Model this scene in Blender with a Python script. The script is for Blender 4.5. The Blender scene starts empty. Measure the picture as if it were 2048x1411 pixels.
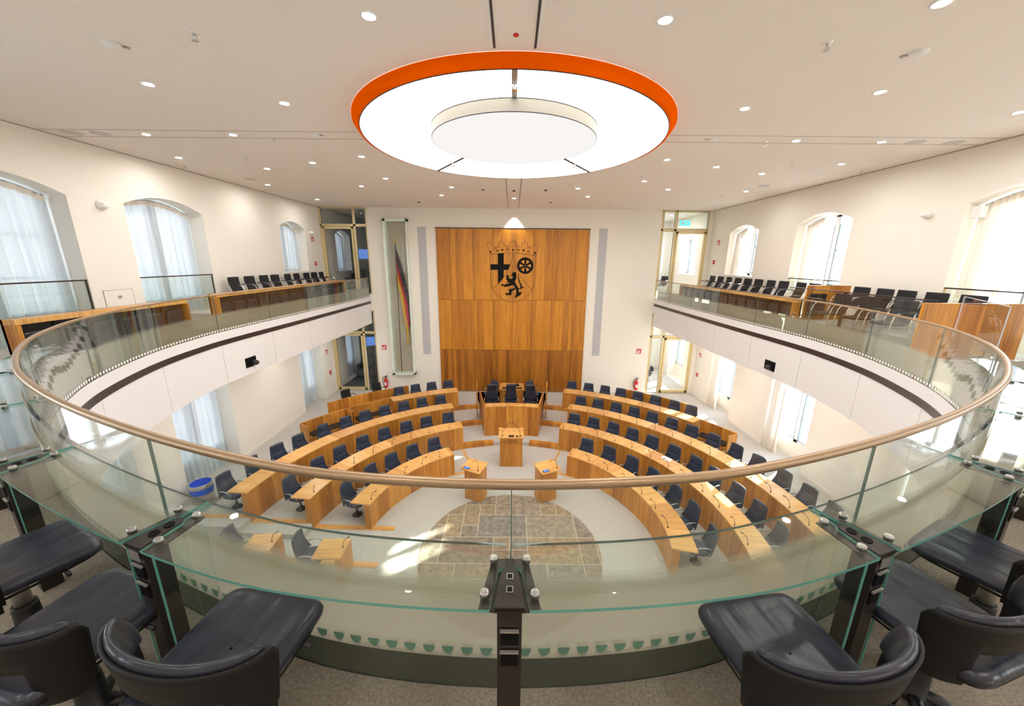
import bpy, bmesh, math, random
from mathutils import Vector, Matrix
random.seed(7)
R=math.radians; PI=math.pi
scene=bpy.context.scene; COL=scene.collection
ZC=6.9                       # height of the photographer's eye above the hall floor
XL,XR,YB=-8.85,9.12,17.8     # side walls and rear wall
YN=-3.2                      # wall behind the camera
CEIL=ZC+2.28; GAL=ZC-1.9; PLAT=GAL+.3; CHP=GAL+.44
HC=(0.0,7.75)                # centre of the rows of desks
# ------------------------------------------------------------------ materials
def principled(name,col,rough=.5,metal=0.0,spec=.5,**k):
    m=bpy.data.materials.new(name); m.use_nodes=True
    b=m.node_tree.nodes['Principled BSDF']
    b.inputs['Base Color'].default_value=(*col,1); b.inputs['Roughness'].default_value=rough
    b.inputs['Metallic'].default_value=metal; b.inputs['Specular IOR Level'].default_value=spec
    for a,v in k.items(): b.inputs[a].default_value=v
    return m
def nodes(m): return m.node_tree.nodes,m.node_tree.links,m.node_tree.nodes['Principled BSDF']
def noisy(name,c1,c2,scale,rough=.8,bump=0,coord='Object',detail=4):
    m=principled(name,c1,rough); n,l,b=nodes(m)
    tc=n.new('ShaderNodeTexCoord'); t=n.new('ShaderNodeTexNoise'); t.inputs['Scale'].default_value=scale; t.inputs['Detail'].default_value=detail
    l.new(tc.outputs[coord],t.inputs['Vector'])
    r=n.new('ShaderNodeValToRGB'); r.color_ramp.elements[0].color=(*c1,1); r.color_ramp.elements[1].color=(*c2,1)
    r.color_ramp.elements[0].position=.35; r.color_ramp.elements[1].position=.65
    l.new(t.outputs['Fac'],r.inputs['Fac']); l.new(r.outputs['Color'],b.inputs['Base Color'])
    if bump:
        bp=n.new('ShaderNodeBump'); bp.inputs['Strength'].default_value=bump; bp.inputs['Distance'].default_value=.01
        l.new(t.outputs['Fac'],bp.inputs['Height']); l.new(bp.outputs['Normal'],b.inputs['Normal'])
    return m
def wood(name,cA,cB,board=.42,rough=.35):
    m=principled(name,cA,rough); n,l,b=nodes(m)
    uv=n.new('ShaderNodeUVMap'); mp=n.new('ShaderNodeMapping'); mp.inputs['Scale'].default_value=(34,1.1,1); l.new(uv.outputs['UV'],mp.inputs['Vector'])
    t=n.new('ShaderNodeTexNoise'); t.inputs['Scale'].default_value=1.0; t.inputs['Detail'].default_value=6; t.inputs['Roughness'].default_value=.62; l.new(mp.outputs['Vector'],t.inputs['Vector'])
    mp2=n.new('ShaderNodeMapping'); mp2.inputs['Scale'].default_value=(6,.35,1); l.new(uv.outputs['UV'],mp2.inputs['Vector'])
    t2=n.new('ShaderNodeTexNoise'); t2.inputs['Scale'].default_value=1.0; t2.inputs['Detail'].default_value=2; l.new(mp2.outputs['Vector'],t2.inputs['Vector'])
    sep=n.new('ShaderNodeSeparateXYZ'); l.new(uv.outputs['UV'],sep.inputs['Vector'])
    dv=n.new('ShaderNodeMath'); dv.operation='DIVIDE'; dv.inputs[1].default_value=board; l.new(sep.outputs['X'],dv.inputs[0])
    fl=n.new('ShaderNodeMath'); fl.operation='FLOOR'; l.new(dv.outputs[0],fl.inputs[0])
    wn=n.new('ShaderNodeTexWhiteNoise'); wn.noise_dimensions='1D'; l.new(fl.outputs[0],wn.inputs['W'])
    def mth(op,a,bv):
        q=n.new('ShaderNodeMath'); q.operation=op
        for i,x in enumerate((a,bv)):
            if isinstance(x,(int,float)): q.inputs[i].default_value=x
            else: l.new(x,q.inputs[i])
        return q.outputs[0]
    f=mth('ADD',mth('MULTIPLY',t.outputs['Fac'],.80),mth('ADD',mth('MULTIPLY',t2.outputs['Fac'],.50),mth('MULTIPLY',wn.outputs['Value'],.24)))
    r=n.new('ShaderNodeValToRGB'); r.color_ramp.elements[0].position=.50; r.color_ramp.elements[1].position=1.0
    r.color_ramp.elements[0].color=(*cA,1); r.color_ramp.elements[1].color=(*cB,1)
    l.new(f,r.inputs['Fac']); l.new(r.outputs['Color'],b.inputs['Base Color'])
    return m
def glass(name,tint=(.93,.98,.96),ior=1.45,rough=0.0):
    m=bpy.data.materials.new(name); m.use_nodes=True; n=m.node_tree.nodes; l=m.node_tree.links; n.clear()
    o=n.new('ShaderNodeOutputMaterial'); mx=n.new('ShaderNodeMixShader'); tr=n.new('ShaderNodeBsdfTransparent'); gl=n.new('ShaderNodeBsdfGlossy'); fr=n.new('ShaderNodeLayerWeight'); fr.inputs['Blend'].default_value=.5
    tr.inputs['Color'].default_value=(*tint,1); gl.inputs['Roughness'].default_value=rough; 
    f0=((ior-1)/(ior+1))**2*1.4; pw=n.new('ShaderNodeMath'); pw.operation='POWER'; pw.inputs[1].default_value=4.5; ma=n.new('ShaderNodeMath'); ma.operation='MULTIPLY_ADD'; ma.inputs[1].default_value=(1-f0)*.9; ma.inputs[2].default_value=f0
    l.new(fr.outputs['Facing'],pw.inputs[0]); l.new(pw.outputs[0],ma.inputs[0])
    gl.inputs['Color'].default_value=(1,1,1,1)
    l.new(ma.outputs[0],mx.inputs[0]); l.new(tr.outputs[0],mx.inputs[1]); l.new(gl.outputs[0],mx.inputs[2]); l.new(mx.outputs[0],o.inputs['Surface'])
    return m
def emit(name,col,s):
    m=bpy.data.materials.new(name); m.use_nodes=True; n=m.node_tree.nodes; l=m.node_tree.links; n.clear()
    o=n.new('ShaderNodeOutputMaterial'); e=n.new('ShaderNodeEmission'); e.inputs['Color'].default_value=(*col,1); e.inputs['Strength'].default_value=s
    l.new(e.outputs[0],o.inputs['Surface']); return m
def curtain_mat(name,col,alpha=.10):
    m=bpy.data.materials.new(name); m.use_nodes=True; n=m.node_tree.nodes; l=m.node_tree.links; n.clear()
    o=n.new('ShaderNodeOutputMaterial'); d=n.new('ShaderNodeBsdfDiffuse'); t=n.new('ShaderNodeBsdfTranslucent'); p=n.new('ShaderNodeBsdfTransparent')
    d.inputs['Color'].default_value=(*col,1); t.inputs['Color'].default_value=(*col,1)
    a=n.new('ShaderNodeMixShader'); a.inputs[0].default_value=.075; l.new(d.outputs[0],a.inputs[1]); l.new(t.outputs[0],a.inputs[2])
    b=n.new('ShaderNodeMixShader'); b.inputs[0].default_value=alpha; l.new(a.outputs[0],b.inputs[1]); l.new(p.outputs[0],b.inputs[2]); l.new(b.outputs[0],o.inputs['Surface'])
    return m
M={}
M['wall']=noisy('white_plaster',(.868,.828,.752),(.872,.833,.758),3,.9)
M['ceil']=noisy('ceiling_plaster',(.86,.80,.735),(.89,.835,.77),90,.95,bump=.12)
M['fascia']=principled('white_lacquer_panel',(.80,.79,.80),.45)
M['groove']=principled('dark_groove',(.05,.045,.045),.6)
M['line']=principled('grey_joint',(.42,.40,.38),.7)
M['bronze']=principled('bronze_strip',(.075,.058,.052),.35,.6)
M['rail']=principled('handrail_bronze',(.43,.295,.175),.36,.6)
M['post']=principled('dark_bronze_post',(.028,.021,.017),.4,.3)
M['carpet']=noisy('grey_carpet',(.44,.415,.38),(.55,.52,.48),55,.95,bump=.15)
M['carpet2']=noisy('gallery_carpet',(.23,.195,.155),(.36,.305,.24),70,.95,bump=.2)
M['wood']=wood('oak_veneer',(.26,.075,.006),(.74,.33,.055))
M['woodtop']=wood('oak_veneer_top',(.50,.21,.045),(.86,.50,.17),.8,.3)  # same oak, lightened: light falling on the tops is put into the colour
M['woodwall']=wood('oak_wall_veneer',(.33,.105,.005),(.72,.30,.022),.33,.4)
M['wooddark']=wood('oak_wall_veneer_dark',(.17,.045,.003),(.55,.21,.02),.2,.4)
M['black']=principled('black_inlay',(.004,.004,.004),.6,0,.15)
M['blackp']=principled('black_plastic',(.012,.012,.013),.4)
M['leather']=noisy('dark_blue_leather',(.027,.037,.064),(.040,.054,.090),14,.36)
M['leather2']=noisy('black_leather',(.016,.018,.029),(.026,.029,.046),9,.29)
n,l,b=nodes(M['leather2']); tc=n.new('ShaderNodeTexCoord'); mp=n.new('ShaderNodeMapping'); mp.inputs['Scale'].default_value=(11,2.2,3); tx=n.new('ShaderNodeTexNoise'); tx.inputs['Scale'].default_value=1; tx.inputs['Detail'].default_value=2; bp=n.new('ShaderNodeBump'); bp.inputs['Strength'].default_value=.55; bp.inputs['Distance'].default_value=.02
l.new(tc.outputs['Object'],mp.inputs['Vector']); l.new(mp.outputs[0],tx.inputs['Vector']); l.new(tx.outputs['Fac'],bp.inputs['Height']); l.new(bp.outputs['Normal'],b.inputs['Normal'])
M['shell']=principled('black_shell',(.007,.006,.006),.5,0,.3)
M['cushion']=principled('black_cushion',(.012,.011,.012),.6)
M['fabric']=noisy('black_fabric',(.010,.010,.012),(.016,.016,.019),120,.85)
M['chrome']=principled('chrome',(.78,.78,.80),.12,1.0)
M['steel']=principled('brushed_steel',(.68,.67,.65),.3,1.0)
M['boltsteel']=principled('bolt_steel',(.46,.45,.43),.28,1.0)
M['alu']=principled('grey_aluminium',(.52,.50,.47),.4,.8)
M['gold']=principled('champagne_frame',(.70,.57,.31),.4,.35)
M['white']=principled('white_paint',(.86,.86,.85),.5)
M['frame']=principled('white_window_frame',(.80,.81,.82),.45)
M['gasket']=principled('grey_gasket',(.22,.25,.30),.5)
M['glass']=glass('clear_glass',(.95,.98,.962),1.45)
M['wglass']=glass('window_glass',(.97,.99,.985),1.35)
M['dglass']=glass('desk_glass',(.94,.975,.955),1.5)
M['acryl']=glass('acrylic_sheet',(.95,.93,.95),1.45)
M['edge']=principled('green_glass_edge',(.13,.38,.33),.12,0,.7)
M['seam']=principled('glass_joint',(.10,.16,.14),.3)
M['red']=principled('signal_red',(.62,.015,.02),.4)
M['orange']=principled('orange_lacquer',(1.0,.125,.0),.7,0,.0)
M['lamp']=emit('lit_fabric',(1,.955,.89),3.2)
M['lampi']=emit('lit_fabric_inner',(1,.975,.95),.52)
M['down']=emit('downlight_lens',(1,.965,.92),390)
M['spk']=principled('grey_speaker_grille',(.50,.50,.53),.6)
M['spk2']=principled('grey_speaker_disc',(.60,.57,.55),.7)
M['blue']=principled('blue_bag',(.01,.10,.75),.45)
M['yellow']=principled('flag_gold',(.75,.45,.02),.8)
M['fred']=principled('flag_red',(.55,.02,.025),.8)
M['fblk']=principled('flag_black',(.025,.018,.02),.8)
M['curtain']=curtain_mat('white_voile',(.62,.68,.72),.025)
M['curtaincream']=curtain_mat('cream_voile',(.92,.85,.76),.04)
M['vit']=principled('pale_green_frame',(.80,.86,.78),.35)
M['beige']=principled('beige_lining',(.50,.43,.34),.8)
M['paper']=principled('white_paper',(.88,.88,.86),.7)
M['screen']=emit('lit_screen',(.10,.22,.75),1.0)
M['screen2']=emit('tv_picture',(.10,.25,.70),.5)
M['green']=emit('exit_sign_green',(.10,.85,.62),1.1)
M['base']=principled('baseboard_white',(.80,.78,.73),.5)
M['bluegrey']=principled('blue_grey_wall',(.30,.41,.45),.85)
M['roomcarpet']=principled('dark_grey_carpet',(.10,.115,.12),.95)
M['facade']=principled('pale_facade',(.72,.70,.66),.9)
M['roof']=principled('slate_roof',(.22,.23,.26),.8)
M['text']=principled('brown_lettering',(.13,.055,.02),.6)
# frosted film: denser below, fading out at its upper rim
def film():
    m=bpy.data.materials.new('frosted_film'); m.use_nodes=True; n=m.node_tree.nodes; l=m.node_tree.links; n.clear()
    o=n.new('ShaderNodeOutputMaterial'); g=n.new('ShaderNodeNewGeometry'); s=n.new('ShaderNodeSeparateXYZ'); l.new(g.outputs['Position'],s.inputs[0])
    mr=n.new('ShaderNodeMapRange'); mr.inputs['From Min'].default_value=GAL+.565; mr.inputs['From Max'].default_value=GAL+.64; mr.inputs['To Min'].default_value=.88; mr.inputs['To Max'].default_value=0
    l.new(s.outputs['Z'],mr.inputs['Value'])
    d=n.new('ShaderNodeBsdfDiffuse'); d.inputs['Color'].default_value=(.44,.415,.345,1); t=n.new('ShaderNodeBsdfTranslucent'); t.inputs['Color'].default_value=(.42,.40,.32,1)
    a=n.new('ShaderNodeMixShader'); a.inputs[0].default_value=.5; l.new(d.outputs[0],a.inputs[1]); l.new(t.outputs[0],a.inputs[2])
    p=n.new('ShaderNodeBsdfTransparent'); b=n.new('ShaderNodeMixShader'); l.new(mr.outputs[0],b.inputs[0]); l.new(p.outputs[0],b.inputs[1]); l.new(a.outputs[0],b.inputs[2]); l.new(b.outputs[0],o.inputs['Surface'])
    return m
M['film']=film()
M['teal']=principled('deep_green_glass_base',(.075,.085,.06),.25)  # green glass tint with the shade of the unlit base painted in
M['tealdot']=principled('green_dot',(.10,.30,.24),.3)
# ------------------------------------------------------------------ mesh helpers
class MB:
    def __init__(s): s.v=[]; s.f=[]; s.uv={}; s.sm=set()
    def vert(s,*p): s.v.append(Vector(p)); return len(s.v)-1
    def face(s,ids,uv=None,smooth=False):
        s.f.append(tuple(ids)); k=len(s.f)-1
        if uv: s.uv[k]=uv
        if smooth: s.sm.add(k)
    def poly(s,pts,uv=None,smooth=False): s.face([s.vert(*p) for p in pts],uv,smooth)
    def box(s,x0,x1,y0,y1,z0,z1,T=None):
        P=[Vector((x,y,z)) for z in (z0,z1) for y in (y0,y1) for x in (x0,x1)]
        i0=len(s.v)
        L=[(0,2,3,1),(4,5,7,6),(0,1,5,4),(2,6,7,3),(0,4,6,2),(1,3,7,5)]
        U=[]
        for f in L:
            q=[P[i] for i in f]; n=(q[1]-q[0]).cross(q[2]-q[0])
            if abs(n.z)>1e-9: U.append([(p.x,p.y) if (x1-x0)<(y1-y0) else (p.y,p.x) for p in q])
            elif abs(n.y)>abs(n.x): U.append([(p.x,p.z) for p in q])
            else: U.append([(p.y,p.z) for p in q])
        s.v+= [T@p for p in P] if T else P
        for f,u in zip(L,U): s.face([i0+i for i in f],u)
    def prism(s,pts,z0,z1,T=None,smooth=False):
        n=len(pts); i0=len(s.v)
        for z in (z0,z1):
            for p in pts:
                q=Vector((p[0],p[1],z)); s.v.append(T@q if T else q)
        s.face([i0+i for i in range(n)][::-1]); s.face([i0+n+i for i in range(n)])
        for i in range(n):
            j=(i+1)%n; s.face([i0+i,i0+j,i0+n+j,i0+n+i],None,smooth)
    def tube(s,path,r,n=8,cap=True,rx=None):
        path=[Vector(p) for p in path]; i0=len(s.v); m=len(path)
        rs=r if isinstance(r,(list,tuple)) else [r]*m
        up=Vector((0,0,1)); prev=None
        for k,p in enumerate(path):
            t=(path[min(k+1,m-1)]-path[max(k-1,0)]).normalized()
            if prev is None:
                a=t.cross(up)
                if a.length<1e-4: a=t.cross(Vector((1,0,0)))
            else: a=prev-t*prev.dot(t)
            a.normalize(); prev=a; b=t.cross(a)
            for i in range(n):
                w=2*PI*i/n; s.v.append(p+a*(math.cos(w)*rs[k])+b*(math.sin(w)*(rx or rs[k])))
        for k in range(m-1):
            for i in range(n):
                j=(i+1)%n; s.face([i0+k*n+i,i0+k*n+j,i0+(k+1)*n+j,i0+(k+1)*n+i],None,True)
        if cap:
            s.face([i0+i for i in range(n)][::-1]); s.face([i0+(m-1)*n+i for i in range(n)])
    def lathe(s,prof,n=20,c=(0,0,0),T=None,smooth=True,sx=1,sy=1):
        i0=len(s.v); m=len(prof)
        for r,z in prof:
            for i in range(n):
                w=2*PI*i/n; q=Vector((c[0]+r*math.cos(w)*sx,c[1]+r*math.sin(w)*sy,c[2]+z)); s.v.append(T@q if T else q)
        for k in range(m-1):
            for i in range(n):
                j=(i+1)%n; s.face([i0+k*n+i,i0+k*n+j,i0+(k+1)*n+j,i0+(k+1)*n+i],None,smooth)
        s.face([i0+i for i in range(n)][::-1]); s.face([i0+(m-1)*n+i for i in range(n)])
    def grid(s,rows,uvs=None,smooth=True,closed=False):
        i0=len(s.v); n=len(rows[0])
        for r in rows:
            for p in r: s.v.append(Vector(p))
        for a in range(len(rows)-1):
            for b in range(n if closed else n-1):
                c=(b+1)%n
                s.face([i0+a*n+b,i0+a*n+c,i0+(a+1)*n+c,i0+(a+1)*n+b],[uvs[a][b],uvs[a][c],uvs[a+1][c],uvs[a+1][b]] if uvs else None,smooth)
    def ring(s,path,z0,z1,d0,d1,u0=0):
        """solid swept along path [(x,y,nx,ny)], between offsets d0..d1 and heights z0..z1"""
        i0=len(s.v); u=u0; us=[]
        for k,(x,y,nx,ny) in enumerate(path):
            if k: u+=math.hypot(x-path[k-1][0],y-path[k-1][1])
            us.append(u)
            for d,z in ((d0,z0),(d1,z0),(d1,z1),(d0,z1)): s.v.append(Vector((x+nx*d,y+ny*d,z)))
        zz=(z0,z0,z1,z1); dd=(d0,d1,d1,d0)
        for k in range(len(path)-1):
            for j in range(4):
                q=(j+1)%4
                if j in (0,2): U=[(us[k],dd[j]),(us[k],dd[q]),(us[k+1],dd[q]),(us[k+1],dd[j])]
                else: U=[(us[k],zz[j]),(us[k],zz[q]),(us[k+1],zz[q]),(us[k+1],zz[j])]
                s.face([i0+4*k+j,i0+4*k+q,i0+4*k+4+q,i0+4*k+4+j],U)
        e=i0+4*(len(path)-1); U=[(d0,z0),(d1,z0),(d1,z1),(d0,z1)]
        s.face([i0+3,i0+2,i0+1,i0],U[::-1]); s.face([e,e+1,e+2,e+3],U)
    def build(s,name,m,parent=None,bevel=0,recalc=True,sub=0):
        me=bpy.data.meshes.new(name); me.from_pydata([tuple(p) for p in s.v],[],s.f); 
        uvl=me.uv_layers.new(name='UVMap')
        for k,p in enumerate(me.polygons):
            p.use_smooth=k in s.sm; U=s.uv.get(k)
            if not U:
                n=p.normal
                if abs(n.z)>.7: U=[(s.v[i].x,s.v[i].y) for i in p.vertices]
                else:
                    t=Vector((-n.y,n.x,0)); t=t.normalized() if t.length>1e-6 else Vector((1,0,0))
                    U=[(s.v[i].dot(t),s.v[i].z) for i in p.vertices]
            for li,u in zip(p.loop_indices,U): uvl.data[li].uv=u
        if recalc:
            bm=bmesh.new(); bm.from_mesh(me); bmesh.ops.recalc_face_normals(bm,faces=bm.faces); bm.to_mesh(me); bm.free()
        me.materials.append(M[m] if isinstance(m,str) else m)
        o=bpy.data.objects.new(name,me); COL.objects.link(o)
        if parent: o.parent=parent
        if bevel:
            b=o.modifiers.new('bevel','BEVEL'); b.width=bevel; b.segments=2; b.limit_method='ANGLE'
        if sub:
            b=o.modifiers.new('sub','SUBSURF'); b.levels=sub; b.render_levels=sub
        return o
def tag(o,label=None,cat=None,group=None,kind=None):
    if label: o['label']=label
    if cat: o['category']=cat
    if group: o['group']=group
    if kind: o['kind']=kind
    return o
def struct(mb,name,m,parent=None,**k):
    o=mb.build(name,m,parent,**k)
    if not parent: o['kind']='structure'
    return o
def empty(name,loc,rz=0,label=None,cat=None,group=None):
    o=bpy.data.objects.new(name,None); COL.objects.link(o); o.location=loc; o.rotation_euler=(0,0,rz); o.empty_display_size=.1
    return tag(o,label,cat,group)
def estruct(name,loc=(0,0,0)):
    o=empty(name,loc); o['kind']='structure'; return o
KIDS={}
def children(o): return [c for c in bpy.data.objects if c.parent==o]
def copy_tree(o,loc=None,rz=None,label=None,parent=None,group=None):
    c=o.copy(); COL.objects.link(c)
    if parent: c.parent=parent
    if o.name not in KIDS: KIDS[o.name]=children(o)
    if loc is not None: c.location=loc
    if rz is not None: c.rotation_euler=(0,0,rz)
    if label: c['label']=label
    if group: c['group']=group
    for ch in KIDS[o.name]: copy_tree(ch,parent=c)
    return c
class Proto:
    """first placing moves the original, later ones copy it"""
    def __init__(s,make): s.make=make; s.o=None; s.used=False
    def put(s,loc,rz,label,group=None,cat=None):
        if s.o is None: s.o=s.make()
        if not s.used:
            s.used=True; o=s.o; o.location=loc; o.rotation_euler=(0,0,rz)
            tag(o,label,cat,group)
            return o
        if s.o.name not in KIDS: KIDS[s.o.name]=children(s.o)
        o=copy_tree(s.o,loc,rz,label,None,group)
        if cat: o['category']=cat
        return o
ORD=['first','second','third','fourth','fifth','sixth','seventh','eighth','ninth','tenth','eleventh','twelfth','thirteenth','fourteenth','fifteenth','sixteenth','seventeenth','eighteenth','nineteenth','twentieth']
def pol(r,a): return (HC[0]+r*math.sin(a),HC[1]+r*math.cos(a))
def arc(r,a0,a1,n=None):
    n=n or max(3,int(abs(a1-a0)*r/.14)); out=[]
    for k in range(n+1):
        a=a0+(a1-a0)*k/n; x,y=pol(r,a); out.append((x,y,math.sin(a),math.cos(a)))
    return out
# barrier curve (plan of the glass balustrade)
half=[(0,1.285),(.68,1.335),(1.2,1.46),(1.9,1.715),(2.7,2.075),(3.48,2.51),(4.12,2.95),(4.8,3.52),(5.43,4.2),(6.1,5.2),(6.68,6.65),(6.95,8.05),(7.0,9.2),(6.9,12),(6.83,15),(6.8,YB-.01)]
ctl=[(-x,y) for x,y in half[:0:-1]]+half
def catmull(c):
    out=[]
    for i in range(len(c)-1):
        p0=c[max(i-1,0)];p1=c[i];p2=c[i+1];p3=c[min(i+2,len(c)-1)]
        for k in range(10):
            t=k/10
            out.append(tuple(.5*((2*p1[j])+(-p0[j]+p2[j])*t+(2*p0[j]-5*p1[j]+4*p2[j]-p3[j])*t*t+(-p0[j]+3*p1[j]-3*p2[j]+p3[j])*t**3) for j in (0,1)))
    out.append(c[-1]); return out
BP=catmull(ctl)
BS=[0.0]
for a,b in zip(BP,BP[1:]): BS.append(BS[-1]+math.hypot(b[0]-a[0],b[1]-a[1]))
imid=min(range(len(BP)),key=lambda i:abs(BP[i][0])+abs(BP[i][1]-1.285)); SM=BS[imid]; SMAX=BS[-1]-SM
def bat(s):
    """point and outward normal on the barrier at signed arc length s from its middle"""
    s+=SM; s=min(max(s,0),BS[-1])
    lo=0; hi=len(BS)-1
    while hi-lo>1:
        m=(lo+hi)//2
        if BS[m]<=s: lo=m
        else: hi=m
    def tan(i):
        a=BP[max(i-1,0)]; b=BP[min(i+1,len(BP)-1)]; L=math.hypot(b[0]-a[0],b[1]-a[1]); return ((b[0]-a[0])/L,(b[1]-a[1])/L)
    t=(s-BS[lo])/max(1e-9,BS[hi]-BS[lo]); A,B=BP[lo],BP[hi]; ta,tb=tan(lo),tan(hi)
    tx,ty=ta[0]+(tb[0]-ta[0])*t,ta[1]+(tb[1]-ta[1])*t; L=math.hypot(tx,ty)
    return (A[0]+(B[0]-A[0])*t,A[1]+(B[1]-A[1])*t,ty/L,-tx/L)
def bpath(s0,s1,ds=.11):
    n=max(2,int(abs(s1-s0)/ds)); return [bat(s0+(s1-s0)*k/n) for k in range(n+1)]
def s_at_x(x):
    for k in range(2000):
        s=k*.005
        if bat(s)[0]>=x: return s
# ------------------------------------------------------------------ camera
F=740.0; PIT=math.atan(184.5/740); ROLL=.0095
fwd=Vector((0,math.cos(PIT),-math.sin(PIT))); r0=Vector((1,0,0)); u0=r0.cross(fwd)
rt=r0*math.cos(ROLL)+u0*math.sin(ROLL); up=u0*math.cos(ROLL)-r0*math.sin(ROLL)
cam=bpy.data.cameras.new('camera'); cam.sensor_width=36; cam.lens=36*F/2048; cam.clip_start=.05; cam.clip_end=300
co=bpy.data.objects.new('camera',cam); COL.objects.link(co)
co.matrix_world=Matrix(((rt.x,up.x,-fwd.x,0),(rt.y,up.y,-fwd.y,0),(rt.z,up.z,-fwd.z,ZC),(0,0,0,1)))
scene.camera=co
def ray(u,v): return rt*(u-1024)+up*(705.5-v)+fwd*F
def onz(u,v,z): d=ray(u,v); return d*((z-ZC)/d.z)+Vector((0,0,ZC))
# ------------------------------------------------------------------ walls with arched windows
UP=dict(s=CEIL-1.10,a=CEIL-.84)   # spring and apex of the upper window arches
LO=dict(s=3.62,a=3.78)            # lower windows (their heads end below the gallery)
def arch(w,y):
    y0,y1,b,s,a=w; t=(2*y-(y0+y1))/(y1-y0); return s+(a-s)*(1-t*t)
WL=[(y0,y1,b,UP['s'],UP['a']) for y0,y1,b in ((-2.2,.2,GAL),(1.9,4.1,GAL),(5.5,7.83,GAL),(8.94,11.15,GAL),(14.7,16.47,ZC-.5),(19.2,20.9,ZC-.6))]
WLl=[(y0,y1,.3 if y1<17 else .45,LO['s'],LO['a']) for y0,y1 in ((-2.2,.2),(1.9,4.1),(5.5,7.83),(8.94,10.95),(14.85,16.62),(19.2,20.9))]
WR=[(y0,y1,b,UP['s'],UP['a']) for y0,y1,b in ((-2.0,.4,GAL),(2.2,4.3,GAL),(5.9,7.96,GAL),(10.53,12.53,GAL),(14.45,16.32,ZC-.5),(19.0,20.9,ZC-.6))]
WRl=[(y0,y1,.3 if y1<17 else .45,LO['s'],LO['a']) for y0,y1 in ((-2.0,.4),(2.2,4.3),(5.7,7.7),(10.45,12.4),(14.5,16.3),(19.0,20.9))]
YE=22.6; DEP=.62
def wall_side(X,up_,lo_,name,sgn):
    mb=MB(); ys=set([YN,YE])
    for w in up_+lo_:
        for k in range(13): ys.add(w[0]+(w[1]-w[0])*k/12)
    ys=sorted(ys)
    for a,b in zip(ys,ys[1:]):
        if b-a<1e-6: continue
        mid=(a+b)/2; segs=[[(0,0),(CEIL,CEIL)]]
        cut=[]
        for w in lo_+up_:
            if w[0]<mid<w[1]: cut.append(((w[2],w[2]),(arch(w,a),arch(w,b))))
        z=(0,0)
        for c0,c1 in cut:
            if c0[0]>z[0]+1e-4: mb.poly([(X,a,z[0]),(X,b,z[1]),(X,b,c0[1]),(X,a,c0[0])])
            z=c1
        mb.poly([(X,a,z[0]),(X,b,z[1]),(X,b,CEIL),(X,a,CEIL)])
    XO=X+sgn*DEP
    for w in up_+lo_:
        n=12; yy=[w[0]+(w[1]-w[0])*k/n for k in range(n+1)]
        for k in range(n): mb.poly([(X,yy[k],arch(w,yy[k])),(X,yy[k+1],arch(w,yy[k+1])),(XO,yy[k+1],arch(w,yy[k+1])),(XO,yy[k],arch(w,yy[k]))],None,True)
        for y in (w[0],w[1]): mb.poly([(X,y,w[2]),(X,y,w[3]),(XO,y,w[3]),(XO,y,w[2])])
        mb.poly([(X,w[0],w[2]),(X,w[1],w[2]),(XO,w[1],w[2]),(XO,w[0],w[2])])
    return struct(mb,name,'wall',recalc=False)
wall_side(XL,WL,WLl,'wall_left',-1); wall_side(XR,WR,WRl,'wall_right',1)
# ceiling, rear wall, wall behind the camera
mb=MB(); mb.poly([(XL-.7,YN,CEIL),(XL-.7,YE,CEIL),(XR+.7,YE,CEIL),(XR+.7,YN,CEIL)]); struct(mb,'ceiling','ceil',recalc=False)
mb=MB(); mb.box(-6.68,6.76,YB,YB+.3,0,CEIL); struct(mb,'wall_rear','wall')
mb=MB(); mb.box(XL-.7,XR+.7,YN-.2,YN,0,CEIL); struct(mb,'wall_front','wall')
mb=MB()
mb.poly([(XL,YB,4.55),(XL,YE,4.55),(-4.2,YE,4.55),(-4.2,YB,4.55)]); mb.poly([(4.2,YB,4.55),(4.2,YE,4.55),(XR,YE,4.55),(XR,YB,4.55)])
struct(mb,'ceiling','wall',recalc=False)
mb=MB(); mb.box(-4.2,-4.0,YB+.3,YE,0,CEIL); mb.box(XL-.7,-4.0,YE,YE+.2,0,CEIL); struct(mb,'wall_left','bluegrey')
mb=MB(); mb.box(4.0,4.2,YB+.3,YE,0,CEIL); mb.box(4.0,XR+.7,YE,YE+.2,0,CEIL); struct(mb,'wall_right','white')
mb=MB(); mb.box(XL,-4.2,YB+.05,YE,4.56,PLAT); mb.box(XL,-4.2,YB+.05,YE,.0,.45); struct(mb,'floor','roomcarpet')
mb=MB(); mb.box(4.2,XR,YB+.05,YE,4.56,PLAT); mb.box(4.2,XR,YB+.05,YE,.0,.45); struct(mb,'floor','carpet')
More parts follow.
